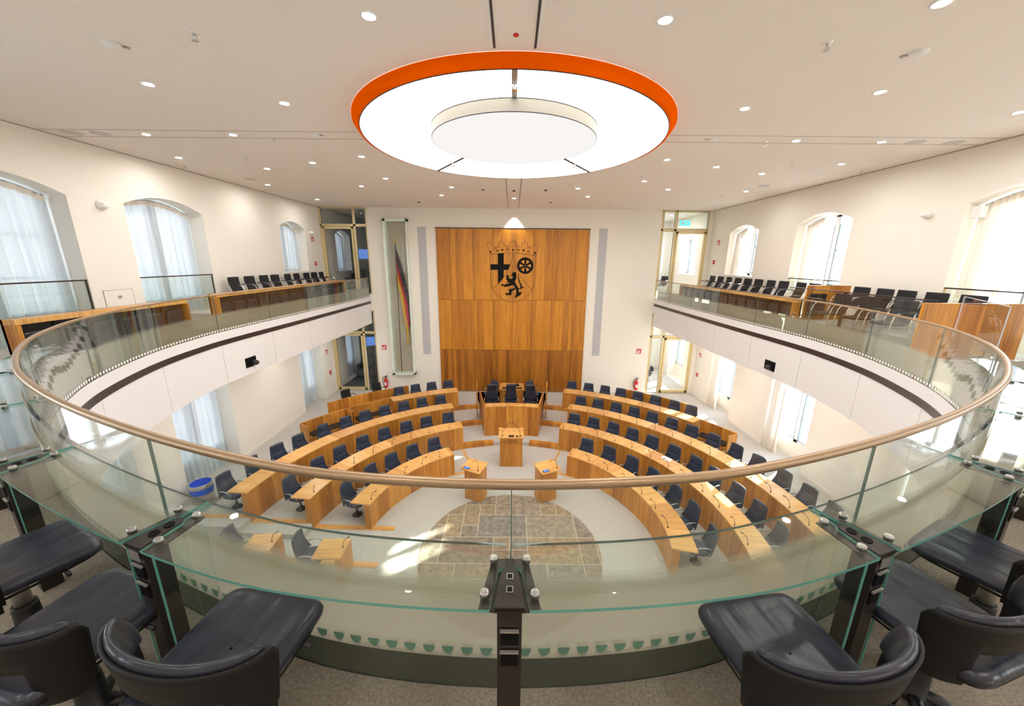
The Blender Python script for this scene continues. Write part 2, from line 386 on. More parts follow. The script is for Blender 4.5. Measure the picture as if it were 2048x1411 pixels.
# ------------------------------------------------------------------ hall floor, tiers, stone circle
mb=MB(); mb.poly([(XL-.7,YN,0),(XR+.7,YN,0),(XR+.7,YB+.3,0),(XL-.7,YB+.3,0)]); struct(mb,'floor','carpet',recalc=False)
def rmax(a,lim=99):
    s,c=math.sin(a),math.cos(a); r=lim
    if s>1e-6: r=min(r,(XR+.6)/s)
    if s<-1e-6: r=min(r,(XL-.6)/s)
    if c>1e-6: r=min(r,(YB+.02-HC[1])/c)
    return r
TR=[(5.24,.15),(6.85,.30),(8.27,.45)]
A0,A1=R(-88),R(104)
for r,h in TR:
    mb=MB(); n=150; i0=0; rows=[]
    for k in range(n+1):
        a=A0+(A1-A0)*k/n; ro=rmax(a); rows.append((*pol(r,a),*pol(ro,a)))
    for k in range(n):
        a,b=rows[k],rows[k+1]
        mb.poly([(a[0],a[1],h),(b[0],b[1],h),(b[2],b[3],h),(a[2],a[3],h)])
        mb.poly([(a[0],a[1],h-.15),(b[0],b[1],h-.15),(b[0],b[1],h),(a[0],a[1],h)])
    for q in (rows[0],rows[-1]): mb.poly([(q[0],q[1],h-.15),(q[2],q[3],h-.15),(q[2],q[3],h),(q[0],q[1],h)])
    struct(mb,'floor','carpet',recalc=False)
# wooden nosings of the steps beside the presidium, and floor strips
mb=MB()
for r,h in TR:
    for a0,a1 in ((-20.5,-7.5),(7.5,20.5)): mb.ring(arc(r-.02,R(a0),R(a1)),h-.15,h+.006,0,.22 if h<.4 else .2)
struct(mb,'trim_1','wood')
mb=MB()
def strip(p,q,w,z0,z1):
    d=Vector((q[0]-p[0],q[1]-p[1],0)); L=d.length; d/=L
    T=Matrix.Translation((p[0],p[1],0))@Matrix.Rotation(math.atan2(d.y,d.x),4,'Z'); mb.box(0,L,-w/2,w/2,z0,z1,T)
strip((-8.7,8.40),(-6.87,8.42),.16,.30,.312); strip((-6.85,8.42),(-5.25,8.42),.16,.15,.162); strip((-5.23,8.42),(-3.05,8.36),.16,0,.012)
strip((-5.7,7.28),(-3.08,7.14),.16,0,.012); strip((-1.81,12.6),(-1.33,11.4),.07,0,.012); strip((-1.95,10.9),(-1.5,11.1),.12,0,.012)
strip((1.84,12.6),(1.36,11.4),.07,0,.012); strip((1.95,10.9),(1.5,11.1),.12,0,.012)
struct(mb,'trim_2','woodtop')
# the stone circle
def clip(poly,cx,cy,r,n=72):
    for k in range(n):
        a,b=2*PI*k/n,2*PI*(k+1)/n; p=(cx+r*math.cos(a),cy+r*math.sin(a)); q=(cx+r*math.cos(b),cy+r*math.sin(b))
        out=[]
        sd=lambda t:(q[0]-p[0])*(t[1]-p[1])-(q[1]-p[1])*(t[0]-p[0])
        for i in range(len(poly)):
            A,B=poly[i],poly[(i+1)%len(poly)]; sa,sb=sd(A),sd(B)
            if sa>=0: out.append(A)
            if (sa>=0)!=(sb>=0):
                t=sa/(sa-sb); out.append((A[0]+(B[0]-A[0])*t,A[1]+(B[1]-A[1])*t))
        poly=out
        if len(poly)<3: return []
    return poly
SR=2.22
stone=bpy.data.materials.new('flagstone'); stone.use_nodes=True; n,l,b=nodes(stone); b.inputs['Roughness'].default_value=.55
at=n.new('ShaderNodeAttribute'); at.attribute_name='tone'; tc=n.new('ShaderNodeTexCoord'); nz=n.new('ShaderNodeTexNoise'); nz.inputs['Scale'].default_value=7; nz.inputs['Detail'].default_value=9; nz.inputs['Roughness'].default_value=.7
l.new(tc.outputs['Object'],nz.inputs['Vector']); rp=n.new('ShaderNodeValToRGB'); rp.color_ramp.elements[0].position=.35; rp.color_ramp.elements[1].position=.68
rp.color_ramp.elements[0].color=(.45,.45,.45,1); rp.color_ramp.elements[1].color=(1.2,1.15,1.1,1); l.new(nz.outputs['Fac'],rp.inputs['Fac'])
mx=n.new('ShaderNodeMix'); mx.data_type='RGBA'; mx.blend_type='MULTIPLY'; mx.inputs[0].default_value=1; l.new(at.outputs['Color'],mx.inputs[6]); l.new(rp.outputs['Color'],mx.inputs[7]); l.new(mx.outputs[2],b.inputs['Base Color'])
M['stone']=stone
M['mortar']=principled('pale_mortar',(.62,.54,.42),.8)
stoneroot=estruct('floor')
mb=MB(); mb.lathe([(SR,0),(SR,.005)],72,(HC[0],HC[1]-.1,.001)); mb.build('mortar_bed','mortar',stoneroot)
mb=MB(); cols=[]; G=.43; N=12; used=set(); pal=[(.36,.27,.19),(.30,.24,.19),(.31,.27,.23),(.40,.30,.19),(.33,.27,.22),(.29,.26,.23),(.38,.31,.24)]
for j in range(N):
    for i in range(N):
        if (i,j) in used: continue
        opts=[(2,1),(2,2),(1,1),(3,2),(1,2),(2,2)]; random.shuffle(opts)
        for w,h in opts+[(1,1)]:
            cells=[(i+a,j+b) for a in range(w) for b in range(h)]
            if all(c not in used and c[0]<N and c[1]<N for c in cells): break
        used.update(cells); x0=HC[0]+(i-N/2)*G; y0=HC[1]-.1+(j-N/2)*G; g=.009
        p=clip([(x0+g,y0+g),(x0+w*G-g,y0+g),(x0+w*G-g,y0+h*G-g),(x0+g,y0+h*G-g)],HC[0],HC[1]-.1,SR-.01)
        if p: mb.poly([(x,y,.010) for x,y in p]); cols.append(random.choice(pal))
so=mb.build('flagstones','stone',stoneroot,recalc=False)
ca=so.data.color_attributes.new('tone','FLOAT_COLOR','CORNER')
for p,c in zip(so.data.polygons,cols):
    for li in p.loop_indices: ca.data[li].color=(*c,1)
# ------------------------------------------------------------------ gallery slab, fascia
def poly_fill(pts,z):
    bm=bmesh.new(); vs=[bm.verts.new((x,y,z)) for x,y in pts]; f=bm.faces.new(vs); bm.normal_update(); bmesh.ops.triangulate(bm,faces=[f],ngon_method='EAR_CLIP')
    bm.verts.index_update(); out=([tuple(v.co) for v in bm.verts],[[v.index for v in f.verts] for f in bm.faces]); bm.free(); return out
inner=[(p[0]+p[2]*.012,p[1]+p[3]*.012) for p in bpath(-SMAX,SMAX,.12)]
outer=[(XL-.6,YB),(XL-.6,YN),(XR+.6,YN),(XR+.6,YB)]
def slab(name,z,m):
    V,Fc=poly_fill(outer+inner[::-1],z); mb=MB()
    for v in V: mb.vert(*v)
    for f in Fc: mb.face(f)
    return struct(mb,name,m,recalc=False)
slab('floor',GAL,'carpet2'); slab('ceiling',GAL-1.10,'white')
# raised platforms along both side walls
mb=MB(); mb.box(XL-.5,-7.33,5.2,YB,GAL,PLAT); mb.box(XL-.5,-7.8,9.9,YB,PLAT,CHP)
mb.box(7.25,XR+.5,6.2,YB,GAL,PLAT); mb.box(8.0,XR+.5,6.95,YB,PLAT,CHP); struct(mb,'floor','carpet')
# fascia panels and the dark channel under the glass
PAN=1.86; nP=int(SMAX//PAN)+1
ss=[-SMAX]+[k*PAN for k in range(-nP+1,nP)]+[SMAX]
ss=sorted(set(round(s,4) for s in ss if abs(s)<=SMAX))
fr=estruct('trim_3')
for a,b in zip(ss,ss[1:]):
    mb=MB(); mb.ring(bpath(a+.006,b-.006,.2),GAL-1.10,GAL-.155,0,.05); mb.build('fascia_panel','fascia',fr)
mb=MB(); mb.ring(bpath(-SMAX,SMAX,.2),GAL-1.09,GAL-.17,.03,.055); mb.build('backing','groove',fr)
mb=MB(); mb.ring(bpath(-SMAX,SMAX,.2),GAL-.15,GAL-.03,-.012,.05); mb.build('channel','bronze',fr)
# ------------------------------------------------------------------ glass balustrade
bal=empty('glass_balustrade',(0,1.285,GAL),0,'long curved frameless glass balustrade with bronze handrail around the gallery opening','balustrade')
def addto(o,root):
    o.parent=root; o.matrix_parent_inverse=root.matrix_basis.inverted(); return o
for o_ in (bal,): pass
bpy.context.view_layer.update()
def part(mb,name,m,root,**k):
    o=mb.build(name,m,None,**k); o.parent=root; o.matrix_parent_inverse=Matrix.LocRotScale(root.location,root.rotation_euler,None).inverted(); return o
mb=MB(); rows=[]
pth=bpath(-SMAX,SMAX,.11); prof=[(-.014,-.018),(-.019,-.013),(-.019,.006),(-.013,.013),(0,.016),(.013,.013),(.019,.006),(.019,-.013),(.014,-.018)]
for x,y,nx,ny in pth: rows.append([(x+nx*d,y+ny*d,ZC-.85+z) for d,z in prof])
mb.grid(rows,None,True,closed=True); part(mb,'handrail','rail',bal)
for a,b in zip(ss,ss[1:]):
    g=.004
    mb=MB(); mb.ring(bpath(a+g,b-g,.12),GAL-.03,ZC-.866,-.006,.006); o=part(mb,'glass_panel','glass',bal)
    for e in ((a+g) if a>-SMAX+.01 else None,):
        if e is None: continue
        x,y,nx,ny=bat(e); T=Matrix.Translation((x,y,0))@Matrix.Rotation(math.atan2(ny,nx),4,'Z')
        mb=MB(); mb.box(-.0065,.0065,-.003,.001,GAL-.03,ZC-.866,T); part(mb,'panel_joint','seam',bal)
mb=MB(); p_=bpath(-SMAX,SMAX,.1)
mb.grid([[(x+nx*.0085,y+ny*.0085,z) for x,y,nx,ny in p_] for z in (GAL+.172,GAL+.64)],None,True); part(mb,'frosted_film','film',bal,recalc=False)
mb=MB(); mb.grid([[(x-nx*.0085,y-ny*.0085,z) for x,y,nx,ny in p_] for z in (GAL-.03,GAL+.172)],None,True); part(mb,'base_strip','fascia',bal,recalc=False)
mb=MB(); mb.grid([[(x+nx*.0085,y+ny*.0085,z) for x,y,nx,ny in p_] for z in (GAL-.0,GAL+.172)],None,True); part(mb,'base_strip','teal',bal,recalc=False)
def dots(name,col):
    m=bpy.data.materials.new(name); m.use_nodes=True; n=m.node_tree.nodes; l=m.node_tree.links; n.clear()
    o=n.new('ShaderNodeOutputMaterial'); uv=n.new('ShaderNodeUVMap'); sp=n.new('ShaderNodeSeparateXYZ'); l.new(uv.outputs['UV'],sp.inputs[0])
    def mt(op,a,b=0):
        q=n.new('ShaderNodeMath'); q.operation=op
        for i,x in enumerate((a,b)):
            if isinstance(x,(int,float)): q.inputs[i].default_value=x
            else: l.new(x,q.inputs[i])
        return q.outputs[0]
    u=mt('SUBTRACT',mt('FRACT',mt('DIVIDE',sp.outputs['X'],.086)),.5); u=mt('MULTIPLY',u,.086/.027); v=mt('DIVIDE',mt('SUBTRACT',GAL+.232,sp.outputs['Y']),.043)
    r=mt('LESS_THAN',mt('ADD',mt('MULTIPLY',u,u),mt('MULTIPLY',v,v)),1); r=mt('MULTIPLY',r,mt('GREATER_THAN',v,0))
    p=n.new('ShaderNodeBsdfTransparent'); d=n.new('ShaderNodeBsdfDiffuse'); d.inputs['Color'].default_value=(*col,1); x=n.new('ShaderNodeMixShader')
    l.new(r,x.inputs[0]); l.new(p.outputs[0],x.inputs[1]); l.new(d.outputs[0],x.inputs[2]); l.new(x.outputs[0],o.inputs['Surface']); return m
M['dotw']=dots('white_dot_print',(.86,.86,.85)); M['dotg']=dots('green_dot_print',(.15,.28,.21))
for mm,off in (('dotw',-.0095),('dotg',.0105)):
    mb=MB(); zz=(GAL+.173,GAL+.236); mb.grid([[(x+nx*off,y+ny*off,z) for x,y,nx,ny in p_] for z in zz],[[(.1*k*2*SMAX/.1/(len(p_)-1),z) for k in range(len(p_))] for z in zz],True); part(mb,'dot_print',mm,bal,recalc=False)
# ------------------------------------------------------------------ lamp and ceiling fittings
lamp=empty('ring_lamp',(0,7.8,CEIL),0,'huge round white luminous ceiling lamp with an orange rim','ceiling lamp')
def ell(mb,prof,c,n=96,**k): mb.lathe([(r,z) for r,z in prof],n,c,**k)
mb=MB(); zo=ZC+2.13
rows=[]
for (rx,ry,z) in ((2.83,2.96,CEIL-.002),(2.83,2.96,CEIL-.03),(2.75,2.93,zo),(2.70,2.90,zo),):
    rows.append([(rx*math.sin(2*PI*k/120),7.8+ry*math.cos(2*PI*k/120),z) for k in range(120)])
mb.grid(rows,None,True,closed=True); part(mb,'orange_rim','orange',lamp)
mb=MB(); mb.poly([(2.712*math.sin(2*PI*k/120),7.8+2.905*math.cos(2*PI*k/120),zo+.004) for k in range(120)]); part(mb,'outer_diffuser','lamp',lamp,recalc=False)
mb=MB(); rows=[[(r*math.sin(2*PI*k/120)*2.712/2.712,7.8+r2*math.cos(2*PI*k/120),z) for k in range(120)] for r,r2,z in ((2.715,2.908,zo+.004),(2.715,2.908,zo-.006),(2.700,2.893,zo-.006))]
mb.grid(rows,None,True,closed=True); part(mb,'edge_line','blackp',lamp)
IC=(0,7.03); IR=1.385; zi=ZC+1.955
mb=MB(); mb.grid([[(IC[0]+r*math.sin(2*PI*k/96),IC[1]+r*math.cos(2*PI*k/96),z) for k in range(96)] for r,z in ((IR,zo-.002),(IR,zi))],None,True,closed=True)
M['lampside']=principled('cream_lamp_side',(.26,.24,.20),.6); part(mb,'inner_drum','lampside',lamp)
mb=MB(); mb.poly([(IC[0]+IR*math.sin(2*PI*k/96),IC[1]+IR*math.cos(2*PI*k/96),zi-.001) for k in range(96)]); part(mb,'inner_diffuser','lampi',lamp,recalc=False)
mb=MB()
for z0,z1 in ((zo-.012,zo-.004),(zi-.004,zi+.006)):
    mb.grid([[(IC[0]+r*math.sin(2*PI*k/96),IC[1]+r*math.cos(2*PI*k/96),z) for k in range(96)] for r,z in ((IR-.004,z0),(IR+.005,z0),(IR+.005,z1),(IR-.004,z1))],None,True,closed=True)
part(mb,'edge_line','blackp',lamp)
def spoke(a,name):
    mb=MB(); d=Vector((math.sin(a),math.cos(a),0)); p=Vector((IC[0],IC[1],0))+d*(IR-.02)
    L=0
    while ((p.x+d.x*L)/2.70)**2+((p.y+d.y*L-7.8)/2.89)**2<1: L+=.01
    T=Matrix.Translation(p)@Matrix.Rotation(PI/2-a,4,'Z'); w=.035 if abs(a-PI)<.1 else .03
    mb.box(0,L,-w,w,zo-.012,zo-.001,T); part(mb,'spoke',name,lamp)
    q=p+d*L*.55; mb=MB(); mb.lathe([(.03,0),(.03,-.03),(.012,-.05),(.03,-.075)],10,(q.x,q.y,zo-.006)); part(mb,'sprinkler_head','chrome',lamp)
spoke(PI,'alu'); spoke(R(-33),'groove'); spoke(R(33),'groove')
# longitudinal slots and the cross strip of the ceiling
mb=MB()
for x in (-.225,.225):
    mb.box(x-.012,x+.012,YN,4.78,CEIL-.006,CEIL+.01); mb.box(x-.008,x+.008,10.8,YB,CEIL-.006,CEIL+.01)
struct(mb,'trim_4','groove')
mb=MB()
for x in (-.255,.255): mb.box(x-.016,x+.016,YN,4.78,CEIL-.004,CEIL+.01)
struct(mb,'trim_5','white')
mb=MB()
for y in (7.62,8.03):
    mb.box(XL,-2.9,y-.006,y+.006,CEIL-.005,CEIL+.01); mb.box(2.9,XR,y-.006,y+.006,CEIL-.005,CEIL+.01)
struct(mb,'trim_6','line')
mb=MB()
for x0,x1 in ((XL,XL+.012),(XR-.012,XR)): mb.box(x0,x1,YN,YB,CEIL-.02,CEIL)
struct(mb,'trim_7','line')
def make_down():
    o=empty('downlight',(0,0,0)); o['category']='downlight'
    mb=MB(); rows=[[(r*math.cos(2*PI*k/20),r*math.sin(2*PI*k/20),z) for k in range(20)] for r,z in ((.085,0),(.085,-.008),(.062,-.010),(.057,-.002))]
    mb.grid(rows,None,True,closed=True); mb.build('trim_ring','white',o)
    mb=MB(); mb.poly([(.058*math.cos(2*PI*k/20),.058*math.sin(2*PI*k/20),-.004) for k in range(20)][::-1]); mb.build('lens','down',o,recalc=False)
    return o
def make_spot():
    o=empty('recessed_spotlight',(0,0,0)); o['category']='spotlight'
    mb=MB(); mb.lathe([(.075,0),(.075,-.01),(.06,-.012)],18); mb.build('trim_ring','white',o)
    mb=MB(); mb.lathe([(.05,-.011),(.045,-.04),(.02,-.045)],16); mb.build('lamp_head','blackp',o); return o
def make_spr():
    o=empty('sprinkler',(0,0,0)); o['category']='sprinkler'
    mb=MB(); mb.lathe([(.045,0),(.045,-.006),(.02,-.012)],14); mb.build('rose','white',o)
    mb=MB(); mb.lathe([(.012,-.01),(.012,-.045),(.006,-.05),(.006,-.07),(.032,-.072),(.032,-.076)],12)
    for q in (-1,1): mb.tube([(.012*q,0,-.045),(.026*q,0,-.055),(.012*q,0,-.072)],.003,5)
    mb.build('nozzle','steel',o); return o
def make_smoke():
    o=empty('smoke_detector',(0,0,0)); o['category']='smoke detector'
    mb=MB(); mb.lathe([(.085,0),(.085,-.02),(.06,-.035),(.02,-.038)],20); mb.build('housing','white',o)
    mb=MB(); mb.tube([(-.09,0,-.01),(-.15,0,-.015)],.012,6); mb.build('indicator','alu',o); return o
def make_disc():
    o=empty('ceiling_speaker',(0,0,0)); o['category']='speaker'
    mb=MB(); mb.lathe([(.16,0),(.16,-.006),(.15,-.010)],28); mb.build('grille','spk2',o); return o
def label_ceiling(u,v,kind):
    side='left' if u<1024 else 'right'
    return side
CL=[('d',737.5,31),('d',296,167.5),('d',569,206),('d',292,268),('d',466,269),('d',357,314.5),('d',625,325),('d',723,312.5),('d',534,337),('d',771,356.5),('d',723,372),('d',535,369),('d',903,374),('d',883,390),('d',634,398.5),
('d',1331,39),('d',1884,5),('d',1760,183.5),('d',1489.5,216.5),('d',2038,224),('d',1593,281),('d',1763,283.5),('d',1334,319),('d',1433,333.5),('d',1523.5,347),('d',1682.5,327.5),('d',1289,362),('d',1336.5,378.5),('d',1492,382.5),('d',1155.5,376.5),('d',1175.5,393),('d',1028,396),
('s',1028,380),('s',1091.5,379),('s',1101,403.5),('s',838,403),('s',966,377.5),
('p',387.5,65),('p',547,273.5),('p',492,315),('p',370,330),('p',699,342.5),('p',781,347),('p',750,375),('p',610,381),('p',915,364),('p',1655.5,85),('p',1529.5,284),('p',1585,325.5),('p',1723.5,339),('p',1284,352.5),('p',1292.5,382),('p',1445,388.5),('p',1144,366.5),('p',1217,409.5),
('k',222,86),('k',1838,104),('k',630,269),('k',1427,277.5),
('o',202,267),('o',144,265),('o',500,358),('o',1830,284.5),('o',1906,285.5),('o',1528,371.5)]
CP={'d':Proto(make_down),'s':Proto(make_spot),'p':Proto(make_spr),'k':Proto(make_smoke),'o':Proto(make_disc)}
CN={'d':('round lit downlight','downlights in the ceiling','downlight'),'s':('dark round spotlight','dark spotlights by the rear wall','spotlight'),'p':('small metal sprinkler head','ceiling sprinklers','sprinkler'),'k':('white smoke detector disc','smoke detectors','smoke detector'),'o':('grey round speaker grille','ceiling speakers','speaker')}
for kd in 'dspko':
    L=[(u,v) for k,u,v in CL if k==kd]
    for sd,nm in ((-1,'left'),(1,'right')):
        S=sorted([q for q in L if (q[0]-1026)*sd>0],key=lambda q:q[1])
        for i,(u,v) in enumerate(S):
            p=onz(u,v,CEIL); b=CN[kd]
            lab='%s in %s ceiling half, %s from the photo top'%(b[0],nm,ORD[i]) if len(S)>1 else '%s in the %s ceiling half'%(b[0],nm)
            CP[kd].put((p.x,p.y,CEIL),math.atan2(p.y-7.8,p.x),lab,b[1],b[2])
for i,(x,y) in enumerate(((-4.6,.6),(-1.6,.3),(1.6,.3),(4.6,.6),(-3.2,-1.6),(0,-1.6),(3.2,-1.6))):  # extra lamps out of view, added to brighten the foreground
    CP['d'].put((x,y,CEIL),0,'added unseen downlight over the near gallery behind the photographer','added downlights behind the photographer','downlight')
for q in (-1,1):  # unseen lamps below the slab, added to lift the lower walls
    for i in range(4):
        CP['d'].put((q*7.75+.1,6.6+3.2*i,GAL-1.10),0,'added unseen downlight under the %s gallery'%('left' if q<0 else 'right'),'added downlights under the %s gallery'%('left' if q<0 else 'right'),'downlight')
for x,y in ((6.6,19.2),(7.9,19.6),(6.6,21.2),(7.9,21.2)):  # lamps added so the right rooms look bright through the doors
    for z,nm in ((CEIL,'upper'),(4.549,'lower')): CP['d'].put((x,y,z),0,'added fill downlight in the room behind the %s right glass door'%nm,'added fill downlights behind the %s right glass door'%nm,'downlight')
sl=bpy.data.lights.new('wall_washer_light','SPOT'); sl.energy=110; sl.spot_size=R(74); sl.spot_blend=.35; sl.color=(1,.95,.88); sl.shadow_soft_size=.03; slo=bpy.data.objects.new('wall_washer_light',sl); COL.objects.link(slo); slo.location=(0.05,YB-.27,CEIL-.03)
p=onz(1032,69,CEIL); mb=MB(); mb.lathe([(.03,0),(.03,-.01),(.015,-.014)],12,(p.x,p.y,CEIL)); tag(mb.build('indicator_light','red'),'tiny red indicator light on the ceiling between the two slots','indicator light')
# ------------------------------------------------------------------ windows and curtains
def window(n,X,sgn,w,sill,vis=True,label=None):
    """timber-and-glass casement standing at the back of the reveal"""
    root=estruct('window_%d'%n,(X,(w[0]+w[1])/2,sill)); x0=X+sgn*(DEP-.16); x1=X+sgn*(DEP-.06); xa,xb=min(x0,x1),max(x0,x1)
    y0,y1=w[0],w[1]; fw=.09; mb=MB()
    mb.box(xa,xb,y0,y0+fw,sill,w[3]); mb.box(xa,xb,y1-fw,y1,sill,w[3]); mb.box(xa,xb,y0,y1,sill,sill+fw)
    n_=12; yy=[y0+(y1-y0)*k/n_ for k in range(n_+1)]
    for a,b in zip(yy,yy[1:]):
        za,zb=arch(w,a),arch(w,b); mb.poly([(xa,a,za),(xa,b,zb),(xa,b,zb-.1),(xa,a,za-.1)]); mb.poly([(xb,a,za),(xb,b,zb),(xb,b,zb-.1),(xb,a,za-.1)]); mb.poly([(xa,a,za-.1),(xa,b,zb-.1),(xb,b,zb-.1),(xb,a,za-.1)])
    ym=(y0+y1)/2; mb.box(xa,xb,ym-.075,ym+.075,sill,arch(w,ym)-.05)
    H=w[3]-sill; nt=3
    part(mb,'window_frame','frame',root)
    mb=MB()
    for k in range(1,nt): 
        z=sill+H*k/nt; mb.box((xa+xb)/2-.02,(xa+xb)/2+.02,y0,y1,z-.018,z+.018)
    part(mb,'glazing_bars','frame',root)
    for a,b in ((y0+fw,ym-.075),(ym+.075,y1-fw)):
        mb=MB(); t=.03; z1=min(arch(w,a),arch(w,b))-.1
        xg0,xg1=(xa-.004,xb+.004)
        mb.box(xg0,xg1,a,a+t,sill+fw,z1); mb.box(xg0,xg1,b-t,b,sill+fw,z1); mb.box(xg0,xg1,a,b,sill+fw,sill+fw+t)
        part(mb,'gasket','gasket',root)
    mb=MB(); xm=(xa+xb)/2
    mb.poly([(xm,y0,sill)]+[(xm,y1,sill)]+[(xm,y,arch(w,y)) for y in yy[::-1]]); part(mb,'pane','wglass',root,recalc=False)
    if sill>w[2]+.05:
        mb=MB(); mb.box(min(X+sgn*.5,xb if sgn>0 else xa),max(X+sgn*.5,xb if sgn>0 else xa),y0,y1,w[2],sill); part(mb,'parapet','wall',root)
        mb=MB(); xs=sorted((X+sgn*.48,x1)); mb.box(xs[0],xs[1],y0,y1,sill,sill+.03); part(mb,'sill','frame',root)
    return root
def curtain(X,sgn,w,ya,yb,zb,label,m,depth=.40,folds=None,group=None,amp=.05):
    root=empty('curtain',(X+sgn*depth,(ya+yb)/2,zb),0,label,'curtain',group); n=max(24,int((yb-ya)/.022)); rows=[]; nr=7
    f=folds or max(5,int((yb-ya)/.19)); ph=random.random()*6
    ys=[ya+(yb-ya)*k/n for k in range(n+1)]
    for j in range(nr+1):
        t=j/nr; r=[]
        for k,y in enumerate(ys):
            zt=arch(w,min(max(y,w[0]+.02),w[1]-.02))-.07; z=zb+(zt-zb)*t
            g=2*PI*f*k/n+ph; a=amp*(1.15-.55*t)
            r.append((X+sgn*depth+a*math.sin(g+.5*math.sin(3*t+k*.03))+.3*a*math.sin(2.3*g+1),y+.012*math.sin(g*1.7+2*t),z))
        rows.append(r)
    mb=MB(); mb.grid(rows,None,True); part(mb,'fabric',m,root,recalc=False)
    mb=MB(); mb.tube([(X+sgn*depth,y,arch(w,min(max(y,w[0]+.02),w[1]-.02))-.055) for y in ys[::max(1,n//14)]],.012,6); part(mb,'curtain_track','alu',root)
    mb=MB()
    mb.grid([[(p[0]-sgn*.004,p[1],p[2]+d) for p in rows[-1]] for d in (-.10,.005)],None,True); part(mb,'heading_tape','curtaincream',root,recalc=False)
    return root
wn=0
pos=['beside the camera','nearest the camera on','second along','middle one on','far one on','seen through the far glass door on']
for i,(wu,wl) in enumerate(zip(WL,WLl)):
    sillu=wu[2] if wu[2]<GAL+.1 else wu[2]
    wn+=1; window(wn,XL,-1,wu,ZC-1.2 if i<4 else wu[2]); wn+=1; window(wn,XL,-1,wl,1.05)
    if i in (0,): continue
    nm=['','','at the left photo edge','second from the left edge','in the far corner','behind the glass door'][i]
    if i>=2:
        curtain(XL,-1,wu,wu[0]+.03,wu[1]-.03,(wu[2]+.03),'white voile curtain drawn across an upper left window, '+nm,'curtain',group='curtains of the upper left wall')
        curtain(XL,-1,wl,wl[0]+.03,wl[1]-.03,wl[2]+.02,'white floor length curtain on the lower left wall, '+nm,'curtain',group='curtains of the lower left wall')
for i,(wu,wl) in enumerate(zip(WR,WRl)):
    wn+=1; window(wn,XR,1,wu,ZC-1.2 if i<4 else wu[2]); wn+=1; window(wn,XR,1,wl,1.05 if i<5 else 1.2)
    nm=['','','at the right photo edge','second from the right edge','in the far corner',''][i]
    if 2<=i<=4:
        wd=(wu[1]-wu[0])*.36
        curtain(XR,1,wu,wu[1]-wd,wu[1]-.04,wu[2]+.02,'cream curtain pushed aside at an upper right window, '+nm,'curtaincream',.30,7,'curtains of the upper right wall',.05)
        curtain(XR,1,wl,wl[1]-.65,wl[1]-.04,wl[2]+.02,'cream floor length curtain on the lower right wall, '+nm,'curtaincream',.1,7,'curtains of the lower right wall',.06)
# glass guards in front of the floor-deep upper windows
def guard(X,sgn,w,lab):
    y0,y1=w[0],w[1]; root=empty('window_guard',(X,(y0+y1)/2,GAL),0,lab,'glass guard','glass guards at the upper windows')
    x=X+sgn*.04
    mb=MB(); mb.box(x-.006,x+.006,y0+.01,y1-.01,GAL+.06,ZC-.49); part(mb,'glass_sheet','glass',root)
    mb=MB(); mb.box(x-.018,x+.018,y0,y1,ZC-.49,ZC-.462); part(mb,'top_rail','bronze',root)
    for y in (y0+.012,y1-.012):
        mb=MB(); mb.box(x-.012,x+.012,y-.012,y+.012,GAL,ZC-.49); part(mb,'post','bronze' if sgn<0 else 'gold',root)
guard(XL,-1,WL[2],'clear glass guard with dark rail at the leftmost upper window'); guard(XL,-1,WL[3],'clear glass guard with dark rail at the second upper left window')
guard(XR,1,WR[3],'clear glass guard at the middle upper right window behind black chairs'); guard(XR,1,WR[2],'clear glass guard at the upper window at the right edge')
# baseboards
mb=MB()
for a,b in ((YN,8.9),(10.97,14.83),(16.64,YB)): mb.box(XL,XL+.018,a,b,0,.55)
struct(mb,'baseboard_left','base')
mb=MB()
for a,b in ((YN,5.68),(7.72,10.43),(12.42,14.48),(16.32,YB)): mb.box(XR-.018,XR,a,b,0,.55)
struct(mb,'baseboard_right','base')
